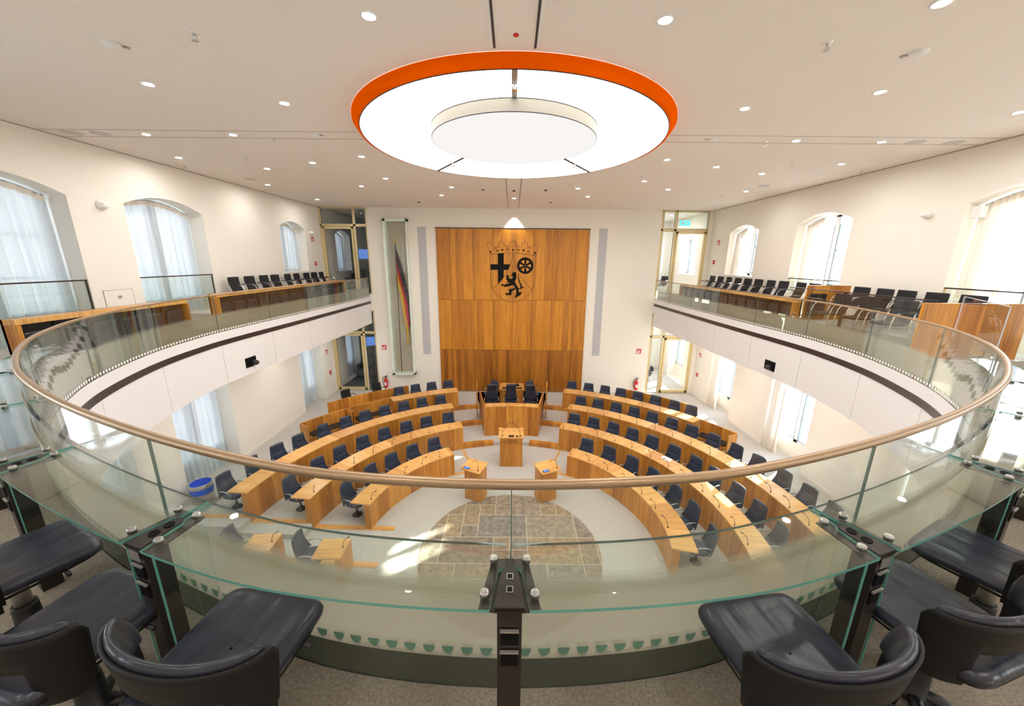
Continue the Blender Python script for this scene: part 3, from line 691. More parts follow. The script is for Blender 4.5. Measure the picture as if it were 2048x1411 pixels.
# ------------------------------------------------------------------ glazed door screens at the far corners
def door(n,x0,x1,xm,leaf,z0,zt,z1,hx):
    root=estruct('door_%d'%n,((x0+x1)/2,YB,z0)); y0,y1=YB+.0,YB+.09; mb=MB(); f=.055
    mb.box(x0,x0+.10,y0,y1,z0,z1); mb.box(x1-.06,x1,y0,y1,z0,z1); mb.box(x0,x1,y0,y1,z1-.07,z1); mb.box(xm-f,xm+f,y0,y1,z0,z1); mb.box(x0,x1,y0,y1,zt-.05,zt+.06); 
    part(mb,'door_frame','gold',root,bevel=.008)
    a,b=(x0+.11,xm-f-.01) if leaf<0 else (xm+f+.01,x1-.07); z2=zt-.06
    mb=MB(); mb.box(a,a+.09,y0-.03,y1-.03,z0+.02,z2); mb.box(b-.09,b,y0-.03,y1-.03,z0+.02,z2); mb.box(a,b,y0-.03,y1-.03,z2-.10,z2); mb.box(a,b,y0-.03,y1-.03,z0+.02,z0+.16)
    lf=part(mb,'door_leaf','gold',root,bevel=.006)
    mb=MB(); mb.box(a+.08,b-.08,y0+.0,y0+.012,z0+.15,z2-.09); g=mb.build('pane','wglass'); g.parent=lf; g.matrix_parent_inverse=Matrix.Translation(root.location).inverted()
    hxx=(b-.045) if leaf<0 else (a+.045)
    mb=MB(); mb.box(hxx-.02,hxx+.02,y0-.05,y0-.03,z0+1.0,z0+1.22); mb.tube([(hxx,y0-.045,z0+1.12),(hxx,y0-.09,z0+1.12),(hxx+.13*leaf,y0-.09,z0+1.12)],.012,8)
    h=mb.build('door_handle','steel'); h.parent=lf; h.matrix_parent_inverse=Matrix.Translation(root.location).inverted()
    c,d=(xm+f,x1-.06) if leaf<0 else (x0+.10,xm-f)
    for q0,q1,w0,w1 in ((c,d,z0+.02,zt-.05),(x0+.1,xm-f,zt+.06,z1-.07),(xm+f,x1-.06,zt+.06,z1-.07)):
        mb=MB(); mb.box(q0,q1,y0+.03,y0+.042,w0,w1); part(mb,'side_pane','wglass',root)
        mb=MB(); t=.012
        for bx in ((q0,q0+t,w0,w1),(q1-t,q1,w0,w1),(q0,q1,w0,w0+t),(q0,q1,w1-t,w1)): mb.box(bx[0],bx[1],y0-.002,y0+.05,bx[2],bx[3])
        part(mb,'gasket','gasket',root)
    mb=MB(); 
    for zz in (z0+.45,z0+1.55):
        x=a+.12
        while x<b-.1: mb.box(x,x+.03,y0-.004,y0-.002,zz,zz+.03); x+=.13
    part(mb,'glass_markers','gasket' if leaf<0 else 'frame',root)
door(1,XL,-6.68,-7.27,-1,PLAT,ZC+1.50,CEIL,0); door(2,XL,-6.68,-7.27,-1,.45,ZC-3.48,4.5,0)
door(3,6.76,XR-.2,7.42,1,PLAT,ZC+1.42,CEIL,0); door(4,6.76,XR-.2,7.42,1,.45,ZC-3.55,4.5,0)
mb=MB(); mb.box(XL,-6.68,YB,YB+.1,4.5,PLAT); mb.box(6.76,XR-.2,YB,YB+.1,4.5,PLAT); mb.box(XR-.2,XR,YB-.0,YB+.3,0,CEIL); struct(mb,'wall_rear','wall')
# ------------------------------------------------------------------ rear wall: panelling with coat of arms
pan=empty('oak_wall_panelling',(0,YB,.47),0,'tall golden oak wall panelling with a black coat of arms','wall panelling')
xs=[-3.55,-2.92,-1.86,-.93,0,.93,1.85,2.89,3.52]; zs=[.47,ZC-4.28,ZC-1.83,ZC+1.41]
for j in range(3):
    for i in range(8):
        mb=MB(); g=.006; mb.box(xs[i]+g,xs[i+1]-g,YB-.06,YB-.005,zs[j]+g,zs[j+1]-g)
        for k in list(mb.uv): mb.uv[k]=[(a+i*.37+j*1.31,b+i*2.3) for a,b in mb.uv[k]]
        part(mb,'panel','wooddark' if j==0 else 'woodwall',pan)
mb=MB(); mb.box(xs[0],xs[-1],YB-.03,YB,zs[0],zs[-1]); mb.box(xs[0]-.03,xs[-1]+.03,YB-.07,YB,zs[-1],zs[-1]+.035); part(mb,'backing','groove',pan)
def ax(x,y): return ((x-616)*.00243,YB-.062,ZC+1.097-y*.002377)
def plate(pts,name,hole=None):
    mb=MB(); V,Fc=poly_fill([(ax(x,y)[0],ax(x,y)[2]) for x,y in pts],0)
    for off in (0,):
        i0=len(mb.v)
        for v in V: mb.vert(v[0],YB-.066,v[1])
        for f in Fc: mb.face(f)
    part(mb,name,'black',pan,recalc=False)
plate([(328,330),(442,320),(442,532),(565,530),(525,640),(442,640),(442,785),(330,912),(328,640),(188,640),(188,532),(328,532)],'heraldic_cross')
LION=[(612,690),(618,676),(628,690),(640,680),(652,668),(658,684),(672,676),(678,690),(690,686),(682,708),(688,730),(690,760),(686,790),(690,810),(680,806),(672,835),(664,832),(656,865),(668,892),(690,925),(712,958),(728,985),(745,995),(765,990),(768,965),(765,935),(752,905),(738,870),(722,830),(716,790),(718,745),(728,712),(733,735),(732,780),(740,815),(752,850),(762,845),(760,872),(772,900),(785,870),(780,905),(786,930),(800,905),(796,945),(798,965),(832,965),(852,975),(820,982),(795,998),(770,1008),(748,1012),(732,1012),(732,1045),(738,1068),(760,1075),(782,1062),(808,1072),(785,1085),(792,1105),(772,1110),(775,1128),(755,1130),(745,1150),(728,1145),(715,1165),(700,1160),(690,1192),(678,1198),(676,1172),(650,1170),(668,1152),(652,1135),(675,1138),(690,1115),(684,1085),(690,1050),(682,1010),(672,1012),(645,1030),(618,1040),(602,1062),(590,1085),(600,1105),(585,1125),(570,1140),(548,1125),(525,1128),(500,1130),(482,1145),(488,1122),(462,1108),(485,1098),(485,1074),(508,1090),(535,1092),(552,1072),(548,1040),(532,1015),(560,1015),(580,1005),(610,1000),(640,998),(668,985),(650,960),(628,930),(610,925),(595,945),(575,940),(560,958),(545,945),(522,965),(505,955),(485,970),(460,970),(440,955),(420,948),(398,962),(404,945),(378,935),(404,922),(405,900),(425,915),(450,928),(480,915),(520,905),(550,898),(560,890),(525,880),(505,892),(470,895),(505,878),(525,862),(510,845),(498,825),(480,815),(500,795),(490,775),(475,765),(498,755),(500,735),(518,740),(540,735),(536,760),(540,785),(555,808),(580,812),(605,805),(622,790),(625,768),(605,755),(578,752),(568,735),(590,742),(600,740),(596,722),(606,705)]
plate(LION,'heraldic_lion')
wh=MB(); cx,cy=855,555
def wring(r0,r1,n=48):
    for k in range(n):
        a,b=2*PI*k/n,2*PI*(k+1)/n; P=[ax(cx+r*math.cos(t),cy+r*math.sin(t)) for r,t in ((r0,a),(r1,a),(r1,b),(r0,b))]; wh.poly([(x,YB-.066,z) for x,_,z in P])
wring(112,158); wring(14,42)
for k in range(6):
    a=PI/2+k*PI/3; c,s_=math.cos(a),math.sin(a); P=[ax(cx+c*r-s_*w,cy+s_*r+c*w) for r,w in ((35,-14),(35,14),(115,22),(115,-22))]; wh.poly([(x,YB-.0665,z) for x,_,z in P])
part(wh,'heraldic_wheel','black',pan,recalc=False)
M['inlay']=principled('dark_inlay_line',(.12,.045,.008),.6)
def lines(polys,name,r=.010):
    mb=MB()
    for P in polys:
        mb.tube([(ax(x,y)[0],YB-.061,ax(x,y)[2]) for x,y in P],r,5)
    part(mb,name,'inlay',pan)
sh=[(182,345),(186,600),(187,880),(205,950),(232,1008),(270,1070),(330,1140),(390,1190),(440,1225),(520,1255),(610,1266),(700,1258),(780,1228),(850,1185),(910,1130),(960,1070),(995,1020),(1025,950),(1042,880),(1048,600),(1052,362)]
lines([sh,[(182,345),(300,332),(450,318),(612,314),(760,322),(900,338),(1052,362)],[(614,320),(606,400),(580,500),(530,630),(470,740),(400,840),(320,930),(232,1003)],[(618,320),(632,420),(670,560),(720,690),(800,810),(890,920),(995,1020)]],'shield_outline')
cr=[]
for c,b,h in ((150,300,1),):
    pass
cr.append([(182,345),(172,300),(150,230),(120,150),(160,112),(200,145),(245,175),(262,215),(240,240),(270,258),(285,215),(305,180),(330,205),(350,225),(335,160),(365,120),(395,78),(430,110),(462,130),(445,165),(480,190),(505,170),(530,205),(545,225),(560,190),(545,130),(580,105),(615,70),(650,105),(690,130),(670,180),(700,225),(722,170),(745,205),(770,225),(790,130),(820,110),(840,85),(870,120),(890,150),(880,200),(905,225),(930,180),(960,220),(985,180),(1030,150),(1085,118),(1115,145),(1090,220),(1060,300),(1052,362)])
cr.append([(300,210),(262,260)]); cr.append([(505,175),(480,215),(505,230)]); cr.append([(722,175),(700,215)]); cr.append([(930,185),(960,250)])
lines(cr,'crown_outline',.009)
gm=MB()
def dia(x,y,r):
    P=[ax(x+r*a,y+r*b) for a,b in ((0,-1),(1,0),(0,1),(-1,0))]; gm.poly([(p[0],YB-.066,p[2]) for p in P])
for x,y in ((190,300),(412,260),(614,258),(816,265),(1036,312)): dia(x,y,24)
for x,y in ((294,286),(310,262),(332,278),(495,265),(512,243),(532,263),(696,265),(716,246),(736,266),(896,285),(916,270),(934,294)): dia(x,y,13)
part(gm,'crown_jewels','black',pan,recalc=False)
# speaker columns, display case and flag
for x,nm in ((-4.19,'left'),(4.14,'right')):
    mb=MB(); mb.box(x-.18,x+.18,YB-.03,YB,ZC-4.52,ZC+1.46); tag(mb.build('column_speaker','spk',bevel=.004),'tall slim grey column speaker flush on the wall %s of the oak panelling'%nm,'speaker','column speakers')
case=empty('flag_display_case',(-5.33,YB,ZC-5.53),0,'tall narrow glazed display case with pale green frame holding a flag','display case')
x0,x1,z0,z1=-5.88,-4.79,ZC-5.53,ZC+1.78; mb=MB(); t=.10
for b in ((x0,x0+t+.03,z0,z1),(x1-t*.6,x1,z0,z1),(x0,x1,z0,z0+t),(x0,x1,z1-t*1.2,z1)): mb.box(b[0],b[1],YB-.34,YB,b[2],b[3])
part(mb,'case_frame','vit',case,bevel=.006)
mb=MB(); mb.box(x0+.1,x1-.05,YB-.02,YB-.001,z0+.1,z1-.1); part(mb,'lining','beige',case)
mb=MB(); mb.box(x0+.05,x1-.03,YB-.352,YB-.342,z0+.03,z1-.03); part(mb,'glass_front','wglass',case)
flag=empty('flag',(-5.42,YB-.16,ZC-5.4),0,'black, red and gold flag hanging in folds from its pole','flag')
mb=MB(); mb.tube([(-5.47,YB-.16,ZC-5.43),(-5.40,YB-.16,ZC+.75)],.017,8); part(mb,'flagpole','groove',flag)
mb=MB(); mb.lathe([(.0,0),(.035,.03),(.05,.09),(.03,.15),(.0,.24)],10,(-5.40,YB-.16,ZC+.74)); part(mb,'finial','yellow',flag)
def cloth(s0,s1,name,m):
    rows=[]
    for i in range(7):
        s=s0+(s1-s0)*i/6; r=[]
        ex=-4.83-.30*s; ez=ZC-2.6-1.35*s-.25*math.sin(s*9)
        for k in range(25):
            t=k/24; e=t**.8
            x=-5.40+.012*s+(ex+5.40)*(1-(1-t)**1.7); z=ZC+.62-1.75*s+(ez-(ZC+.62-1.75*s))*t**.92
            r.append((x,YB-.17+.07*math.sin(9*t+7*s)*t**.5+.035*math.sin(31*s+4*t),z))
        rows.append(r)
    mb=MB(); mb.grid(rows,None,True); part(mb,name,m,flag,recalc=False)
cloth(0,.333,'black_stripe','fblk'); cloth(.333,.667,'red_stripe','fred'); cloth(.667,1,'gold_stripe','yellow')
# ------------------------------------------------------------------ signs, extinguishers
def sign(P,axis,sgn,lab,pict='arrow',w=.19):
    """square red fire sign with white pictogram; axis x or y = wall normal"""
    root=empty('fire_sign',P,0,lab,'sign','red fire safety signs'); 
    if axis=='y': T=Matrix.Translation(P)
    else: T=Matrix.Translation(P)@Matrix.Rotation(-PI/2*(1 if sgn>0 else -1),4,'Z')
    mb=MB(); mb.box(-w/2,w/2,-.012,0,-w/2,w/2,T); part(mb,'plate','red',root)
    mb=MB(); q=w/2
    mb.box(-q*.8,-q*.1,-.015,-.012,-q*.75,q*.1,T); mb.box(q*.15,q*.5,-.015,-.012,-q*.8,q*.55,T); mb.box(-q*.8,-q*.5,-.015,-.012,q*.4,q*.75,T)
    part(mb,'pictogram','white',root); return root
def callpoint(P,sgn,lab,w=.12):
    root=empty('fire_call_point',P,0,lab,'alarm button','red fire call points'); T=Matrix.Translation(P)@Matrix.Rotation(-PI/2*(1 if sgn>0 else -1),4,'Z')
    mb=MB(); mb.box(-w/2,w/2,-.05,0,-w*.7,w*.7,T); part(mb,'housing','red',root,bevel=.006)
    mb=MB(); mb.box(-w*.22,w*.22,-.055,-.05,-w*.3,w*.3,T); part(mb,'button_glass','white',root)
sign((XL+.0,17.03,ZC+.84),'x',-1,'square red fire sign on the upper left wall near the far corner'); sign((XL,17.12,ZC-4.29),'x',-1,'square red fire sign on the lower left wall beside the glass door')
callpoint((XL,17.05,ZC-.21),-1,'red fire call point above the chairs at the upper far left corner'); callpoint((XL,17.23,ZC-5.35),-1,'red fire call point beside the lower left glass door')
sign((XR,17.14,ZC+.86),'x',1,'square red fire sign on the upper right wall near the far corner'); sign((XR,17.4,ZC-4.35),'x',1,'square red fire sign on the lower right wall beside the glass door')
callpoint((XR+.006,17.3,ZC+.02),1,'red fire call point above the chairs at the upper far right corner'); callpoint((XR+.006,17.42,ZC-5.35),1,'red fire call point beside the lower right glass door')
sign((-6.33,YB,ZC-4.21),'y',1,'red fire sign on the rear wall left of the display case','a',.24); sign((6.26,YB,ZC-4.29),'y',1,'red fire sign on the rear wall right of the oak panelling','a',.24)
def exting(x,lab):
    root=empty('fire_extinguisher',(x,YB-.09,ZC-6.27),0,lab,'fire extinguisher','fire extinguishers'); c=(x,YB-.10,ZC-6.27)
    mb=MB(); mb.lathe([(.02,0),(.082,.01),(.085,.04),(.085,.42),(.07,.47),(.03,.50),(.03,.52)],20,c); part(mb,'cylinder','red',root)
    mb=MB(); mb.lathe([(.028,.52),(.032,.57),(.015,.58)],12,c); mb.box(x-.02,x+.1,YB-.11,YB-.09,ZC-6.27+.58,ZC-6.27+.60); mb.box(x-.02,x+.12,YB-.11,YB-.09,ZC-6.27+.615,ZC-6.27+.63); part(mb,'valve','blackp',root)
    mb=MB(); mb.tube([(x,YB-.1,ZC-5.72),(x-.1,YB-.1,ZC-5.70),(x-.15,YB-.1,ZC-5.78),(x-.15,YB-.1,ZC-5.95),(x-.12,YB-.1,ZC-6.1),(x-.09,YB-.1,ZC-6.2)],.012,7); part(mb,'hose','blackp',root)
    mb=MB(); mb.grid([[(x+.0862*math.sin(a),YB-.10-.0862*math.cos(a),ZC-6.27+z) for a in (-.6,-.3,0,.3,.6)] for z in (.14,.30)],None,True); part(mb,'label_band','paper',root,recalc=False)
exting(-6.33,'red fire extinguisher on the rear wall under the display case side'); exting(6.26,'red fire extinguisher on the rear wall beside the lower right glass door')
# ------------------------------------------------------------------ rows of desks
DZ=.75; DW=.53
ROWS={'L1':(3.70,-81,-30.2,0),'L2':(5.22,-83.6,-20.1,.0),'L3':(6.83,-85,-20.2,.15),'L4':(8.27,-36.3,-16.8,.30),
      'R1':(3.70,29.8,103,0),'R2':(5.22,19.9,107,0),'R3':(6.83,19.7,100,.15),'R4':(8.27,16.1,54,.30)}
TOPZ={1:.75,2:.90,3:1.05,4:1.20}
RN={'L1':'innermost left row','L2':'second left row','L3':'third left row','L4':'short rear left row','R1':'innermost right row','R2':'second right row','R3':'third right row','R4':'rear right row'}
for k,(r,a0,a1,zb) in ROWS.items():
    a0,a1=R(a0),R(a1); zt=TOPZ[int(k[1])]; x,y=pol(r,(a0+a1)/2)
    root=empty('curved_desk',(x,y,zb),0,'long curved oak desk with panelled front, %s'%RN[k],'desk','curved rows of oak desks')
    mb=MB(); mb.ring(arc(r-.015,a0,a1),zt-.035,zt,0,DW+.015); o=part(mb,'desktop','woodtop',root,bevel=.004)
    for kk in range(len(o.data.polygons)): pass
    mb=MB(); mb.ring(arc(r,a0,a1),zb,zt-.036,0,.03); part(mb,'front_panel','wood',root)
    for a,sg in ((a0,1),(a1,-1)):
        mb=MB(); w=.13 if (k in('L1','L2','L3') and sg==1) or (k=='R1' and sg==-1) else DW-.03
        da=.03/r; mb.ring(arc(r+.0301,a+sg*.001,a+sg*da,3),zb+(.15 if (w>.2 and k[1] in '234') else 0),zt-.037,0,w); part(mb,'end_panel','wood',root)
    mb=MB(); n=int((a1-a0)*r/.82); 
    for i in range(n+1):
        aa=a0+(a1-a0)*(i+.5)/(n+1)
        for q in range(4):
            px,py=pol(r+.10,aa+(.10+.05*q)/r); mb.lathe([(.009,0),(.009,.004)],8,(px,py,zt))
    part(mb,'control_buttons','steel',root)
# benches and partitions behind
def bench(a0,a1,divs,lab,ex):
    a0,a1=R(a0),R(a1); x,y=pol(8.5,(a0+a1)/2); zb=.30; zt=1.20
    root=empty('bench',(x,y,zb),0,lab,'bench')
    mb=MB(); mb.ring(arc(8.72,a0,a1),zb,zt,0,.05); part(mb,'back_panel','wood',root)
    mb=MB(); mb.ring(arc(8.28,a0,a1),zb,zb+.42,.0,.43); part(mb,'seat_box','wood',root)
    for d in divs:
        mb=MB(); mb.ring(arc(8.25,R(d)-.002,R(d)+.003,2),zb,zt-.003,0,.47); part(mb,'side_panel','wood',root)
    D=sorted(divs+ex)
    for p,q in zip(D,D[1:]):
        mid=[(p+q)/2] if q-p<13 else [p+(q-p)*.28,p+(q-p)*.74]; hw=(q-p)*(.40 if len(mid)==1 else .2)
        for m_ in mid:
            mb=MB(); mb.ring(arc(8.31,R(m_-hw),R(m_+hw)),zb+.421,zb+.47,0,.38); part(mb,'seat_cushion','cushion',root,bevel=.012)
bench(-59.6,-36.6,[-59.6,-48.2,-47.6],'oak bench in two bays with black cushions behind the third row left',[-36.4])
bench(54.2,63,[63],'oak bench with black cushion behind the third row right, near the curtains',[54.3])
def partition(a0,a1,lab,r=9.6):
    mb=MB(); mb.ring(arc(r,R(a0),R(a1)),.45,1.30,0,.045); o=mb.build('curved_partition','wood',bevel=.006); tag(o,lab,'partition')
partition(-50.2,-29.5,'low curved oak partition in front of the lower left glass door'); partition(31,49.5,'low curved oak partition in front of the lower right glass door')
# ------------------------------------------------------------------ deputies' chairs
def back_pad(wb,wt,z0,z1,lean,th,seams,flare=.0,curve=.05,n=14,mcol=9):
    mb=MB(); front=[]; back=[]
    for i in range(n+1):
        t=i/n; z=z0+(z1-z0)*t; w=wb+(wt-wb)*(1-(1-t)**1.9); y0=-lean*t-.03*math.sin(PI*t)
        if i in (0,n): w-=.008
        f=[];b=[]
        dent=0
        for s in seams: dent=max(dent,.024*math.exp(-((t-s)/.03)**2))
        e=.55 if i in(0,n) else 1
        for j in range(mcol):
            u=2*j/(mcol-1)-1; x=w/2*math.sin(u*PI/2); cz=curve*(u*u)
            f.append((x,y0+cz+(th*.5-dent)*e*(1-.75*u**6),z)); b.append((x,y0+cz-th*.5*e*(1-.4*u**6),z))
        front.append(f+b[::-1])
    i0=len(mb.v)
    mb.grid(front,None,True,closed=True); m=2*mcol
    mb.face([i0+k for k in range(m)][::-1],None,True); mb.face([i0+n*m+k for k in range(m)],None,True); return mb
def seat_pad(w,d,z,th,wr=None,dish=.008,n=40,p=4.0,yc=0):
    mb=MB(); rows=[]
    for f,h in ((.02,1-.2),(.35,.85),(.65,.92),(.85,1.0),(.94,.93),(.985,.7),(1,.35),(.985,0),(.9,-.02),(.3,-.02),(.02,-.02)):
        r=[]
        for k in range(n):
            a=2*PI*k/n; c,s_=math.cos(a),math.sin(a); q=(abs(c)**p+abs(s_)**p)**(-1/p)
            y=s_*q*d/2*f; ww=(wr+(w-wr)*(y/d+.5)) if wr else w
            r.append((c*q*ww/2*f,yc+y,z-th+th*h))
        rows.append(r)
    mb.grid(rows,None,True,closed=True); return mb
def swivel(o,h,m='blackp',arms=5,rb=.27):
    mb=MB(); mb.lathe([(.045,h-.05),(.045,h-.09),(.025,h-.1),(.025,.10),(.05,.09),(.05,.05)],12); mb.build('column',m,o)
    mb=MB()
    for k in range(arms):
        a=2*PI*k/arms+.3; mb.tube([(0,0,.075),(rb*.55*math.cos(a),rb*.55*math.sin(a),.06),(rb*math.cos(a),rb*math.sin(a),.022)],[.028,.022,.016],6)
    mb.build('star_base',m,o)
def make_dep():
    o=empty('swivel_chair',(0,0,0)); o['category']='chair'
    b=back_pad(.60,.42,.43,.97,.11,.055,[.52],curve=.07)
    for v in b.v: v.y-=.22
    b.build('backrest','leather',o); 
    seat_pad(.49,.47,.46,.075,.47,yc=.02).build('seat','leather',o)
    for q in (-1,1):
        mb=MB(); mb.tube([(q*.245,-.19,.60),(q*.27,-.08,.63),(q*.275,.06,.615),(q*.27,.13,.56),(q*.24,.12,.44)],[.012,.014,.014,.012,.012],7); mb.build('armrest','alu',o)
    mb=MB(); mb.lathe([(.05,.385),(.045,.34),(.024,.33),(.024,.14),(.035,.12),(.045,.03),(.13,.02),(.13,0)],14); mb.build('pedestal','blackp',o); return o
dep=Proto(make_dep)
ANG={'L1':[-34.5,-44.1,-54,-63.4,-74.8],'L2':[-23.5,-31.7,-38.9,-46.6,-54.2,-61.9,-69.4,-78.5],'L3':[-22.9,-28.7,-34.6,-40.2,-45.9,-51.6,-57.6,-64,-69.6,-75.5,-82],'L4':[-18.9,-23.5,-28.1,-32.9],
'R1':[34.1,44.2,54.5,64.2,75.1,84.7,95.4],'R2':[23.5,30.5,37.5,44.5,51.5,59.1,66.3,73,80.5,87.7,94.8,101.5],'R3':[22.3,28,33.5,38.9,44.4,50.2,55.8,61.5,67.3,73,79,84.6,89.8,95],'R4':[17.9,22.7,27.3,31.9,36.5,41.2,46,50.4]}
for k,L in ANG.items():
    r=ROWS[k][0]; zf=(int(k[1])-1)*.15
    for i,a in enumerate(L):
        x,y=pol(r+.72,R(a)); jit=random.uniform(-.09,.09)
        dep.put((x,y,zf),PI-R(a)+jit,'dark blue leather swivel chair, %s from centre aisle, behind %s'%(ORD[i],RN[k]),'swivel chairs behind the curved desks','chair')
# desk microphones
def make_mic(rev=False):
    o=empty('gooseneck_microphone',(0,0,0)); o['category']='microphone'
    mb=MB(); mb.lathe([(.018,0),(.018,.012),(.008,.03)],10); mb.build('base','blackp',o)
    mb=MB(); mb.tube([(0,0,.02),(0,-.01,.10),(0,-.05,.19),(0,-.12,.25)],.0055,6); mb.build('gooseneck','blackp',o)
    mb=MB(); mb.tube([(0,-.12,.25),(0,-.17,.275)],[.011,.013],8); mb.build('microphone_head','blackp',o); return o
mic=Proto(make_mic)
for k in ('L1','L2','R1','R2','R3','R4'):
    r=ROWS[k][0]; zt=TOPZ[int(k[1])]
    for i,a in enumerate(ANG[k]):
        x,y=pol(r+.07,R(a)-.19/r); mic.put((x,y,zt),PI-R(a)+PI+random.uniform(-.7,.7),'thin black gooseneck microphone, %s from centre aisle on %s'%(ORD[i],RN[k]),'gooseneck microphones on the curved desks','microphone')
# papers and a pen on the right desks
def paper(u,v,z,rz,lab,w=.21,h=.30):
    p=onz(u,v,z); mb=MB(); mb.box(-w/2,w/2,-h/2,h/2,0,.004); o=mb.build('sheet_of_paper','paper'); o.location=(p.x,p.y,z+.0005); o.rotation_euler=(0,0,rz); tag(o,lab,'paper')
paper(1333,917,.90,.75,'white sheet of paper with a pen beside it on the second row right desk')
p=onz(1323,917,.9); mb=MB(); mb.tube([(-.07,0,.008),(.07,0,.008)],[.004,.005],8); o=mb.build('pen','blackp'); o.location=(p.x,p.y,.9); o.rotation_euler=(0,0,-.3); tag(o,'black pen beside the white sheet on the second row right desk','pen')
mb=MB(); p=onz(1293,901,.9); mb.lathe([(.03,0),(.04,.003),(.04,.012),(.03,.014)],14,(p.x,p.y,.9)); tag(mb.build('coaster','paper'),'small round white coaster on the second row right desk','coaster')
# ------------------------------------------------------------------ presidium
P0=empty('presidium_desk',(0,13.55,0),0,'tall curved oak presidium desk with side wings in front of the panelling','desk')
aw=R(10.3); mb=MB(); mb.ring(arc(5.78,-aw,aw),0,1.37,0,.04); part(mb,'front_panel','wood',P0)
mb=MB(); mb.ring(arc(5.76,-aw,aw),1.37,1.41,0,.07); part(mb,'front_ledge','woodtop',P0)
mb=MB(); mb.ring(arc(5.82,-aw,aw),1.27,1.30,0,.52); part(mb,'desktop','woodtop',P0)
for q in (-1,1):
    mb=MB()
    a=aw*q; T=[pol(5.78,a),pol(7.55,a*1.02)]
    p,qq=Vector((*T[0],0)),Vector((*T[1],0)); d=(qq-p).normalized(); nn=Vector((-d.y,d.x,0))*.022
    P=[(p-nn),(qq-nn),(qq+nn),(p+nn)]
    mb.prism([(v.x,v.y) for v in P],0,1.41); part(mb,'side_wing','wood',P0)
    mb=MB(); p,qq=Vector((*pol(6.95,a*1.16),0)),Vector((*pol(7.75,a*1.12),0)); d=(qq-p).normalized(); nn=Vector((-d.y,d.x,0))*.02
    mb.prism([(v.x,v.y) for v in ((p-nn),(qq-nn),(qq+nn),(p+nn))],.45,1.82); part(mb,'rear_screen','wood',P0)
for i,x in enumerate((-.62,0,.62)):
    m_=mic.put((x-.13,13.75,1.30),random.uniform(-.4,.4),'gooseneck microphone on the presidium desk, in front of the %s high chair'%('left','middle','right')[i],'microphones on the presidium desk')
mb=MB(); mb.ring(arc(5.83,-aw,aw),.0,.45,0,4.2); struct(mb,'floor','carpet')
def make_high():
    o=empty('high_back_chair',(0,0,0)); o['category']='chair'
    b=back_pad(.56,.42,.46,1.16,.10,.06,[.66],curve=.05)
    for v in b.v: v.y-=.22
    b.build('backrest','leather2',o); seat_pad(.54,.5,.47,.08,.52,yc=.03).build('seat','leather2',o)
    for q in (-1,1):
        mb=MB(); mb.tube([(q*.27,-.2,.66),(q*.30,-.08,.68),(q*.305,.1,.66),(q*.30,.16,.58),(q*.27,.14,.45)],.013,7); mb.build('armrest','chrome',o)
    swivel(o,.42); return o
hi=Proto(make_high)
for i,(x,y) in enumerate(((-.86,15.15),(-.03,15.22),(.82,15.18))):
    hi.put((x,y,.45),PI,'black leather high back chair, %s of three at the presidium desk'%('left','middle','right')[i],'high back presidium chairs','chair')
for i,(x,y) in enumerate(((-.98,16.35),(1.0,16.35))):
    dep.put((x,y,.45),PI-(.7 if x<0 else -.7),'black chair half hidden beside the clerk desk, on its %s side'%('left','right')[i],'chairs at the clerk desk','chair')
D1=empty('clerk_desk',(0,16.2,.45),0,'small oak desk behind the three high back chairs','desk')
mb=MB(); mb.box(-.56,.56,15.98,16.9,1.17,1.20); part(mb,'desktop','woodtop',D1,bevel=.004)
mb=MB(); mb.box(-.54,.54,15.99,16.02,.45,1.17); part(mb,'front_panel','wood',D1)
for x in (-.54,.52): mb=MB(); mb.box(x,x+.025,16.02,16.88,.45,1.17); part(mb,'side_panel','wood',D1)
for i,x in enumerate((-.3,.34)):
    mb=MB(); mb.box(x-.14,x+.14,16.05,16.2,1.2,1.235); o=mb.build('control_console','blackp',bevel=.006); tag(o,'flat black control console at the %s of the clerk desk'%('left','right')[i],'console')
mb=MB(); mb.box(.16,.34,16.42,16.62,1.2,1.25); mb.tube([(.17,16.5,1.27),(.25,16.52,1.30),(.33,16.5,1.27)],.02,8); tag(mb.build('telephone','blackp',bevel=.004),'black telephone standing on the clerk desk','telephone')
# lectern with its lettering
LE=empty('lectern',(0,11.6,0),0,'oak lectern with brown lettering, standing in the middle before the presidium','lectern')
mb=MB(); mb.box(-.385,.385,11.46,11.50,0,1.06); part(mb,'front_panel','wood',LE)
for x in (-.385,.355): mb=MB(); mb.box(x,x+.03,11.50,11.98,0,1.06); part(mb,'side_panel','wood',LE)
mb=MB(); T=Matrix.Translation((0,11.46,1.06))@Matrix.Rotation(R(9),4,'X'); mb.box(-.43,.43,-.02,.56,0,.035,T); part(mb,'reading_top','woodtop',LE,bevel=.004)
mb=MB()
for x in (-.43,.33): mb.box(x,x+.10,.40,.57,.035,.055,T)
part(mb,'book_ledge','woodtop',LE)
mb=MB(); mb.box(-.09,.09,.03,.13,.036,.045,T); part(mb,'control_display','blackp',LE)
mb=MB(); mb.lathe([(.045,.036),(.045,.042)],16,(.2,.07,0),T); part(mb,'clock','blackp',LE)
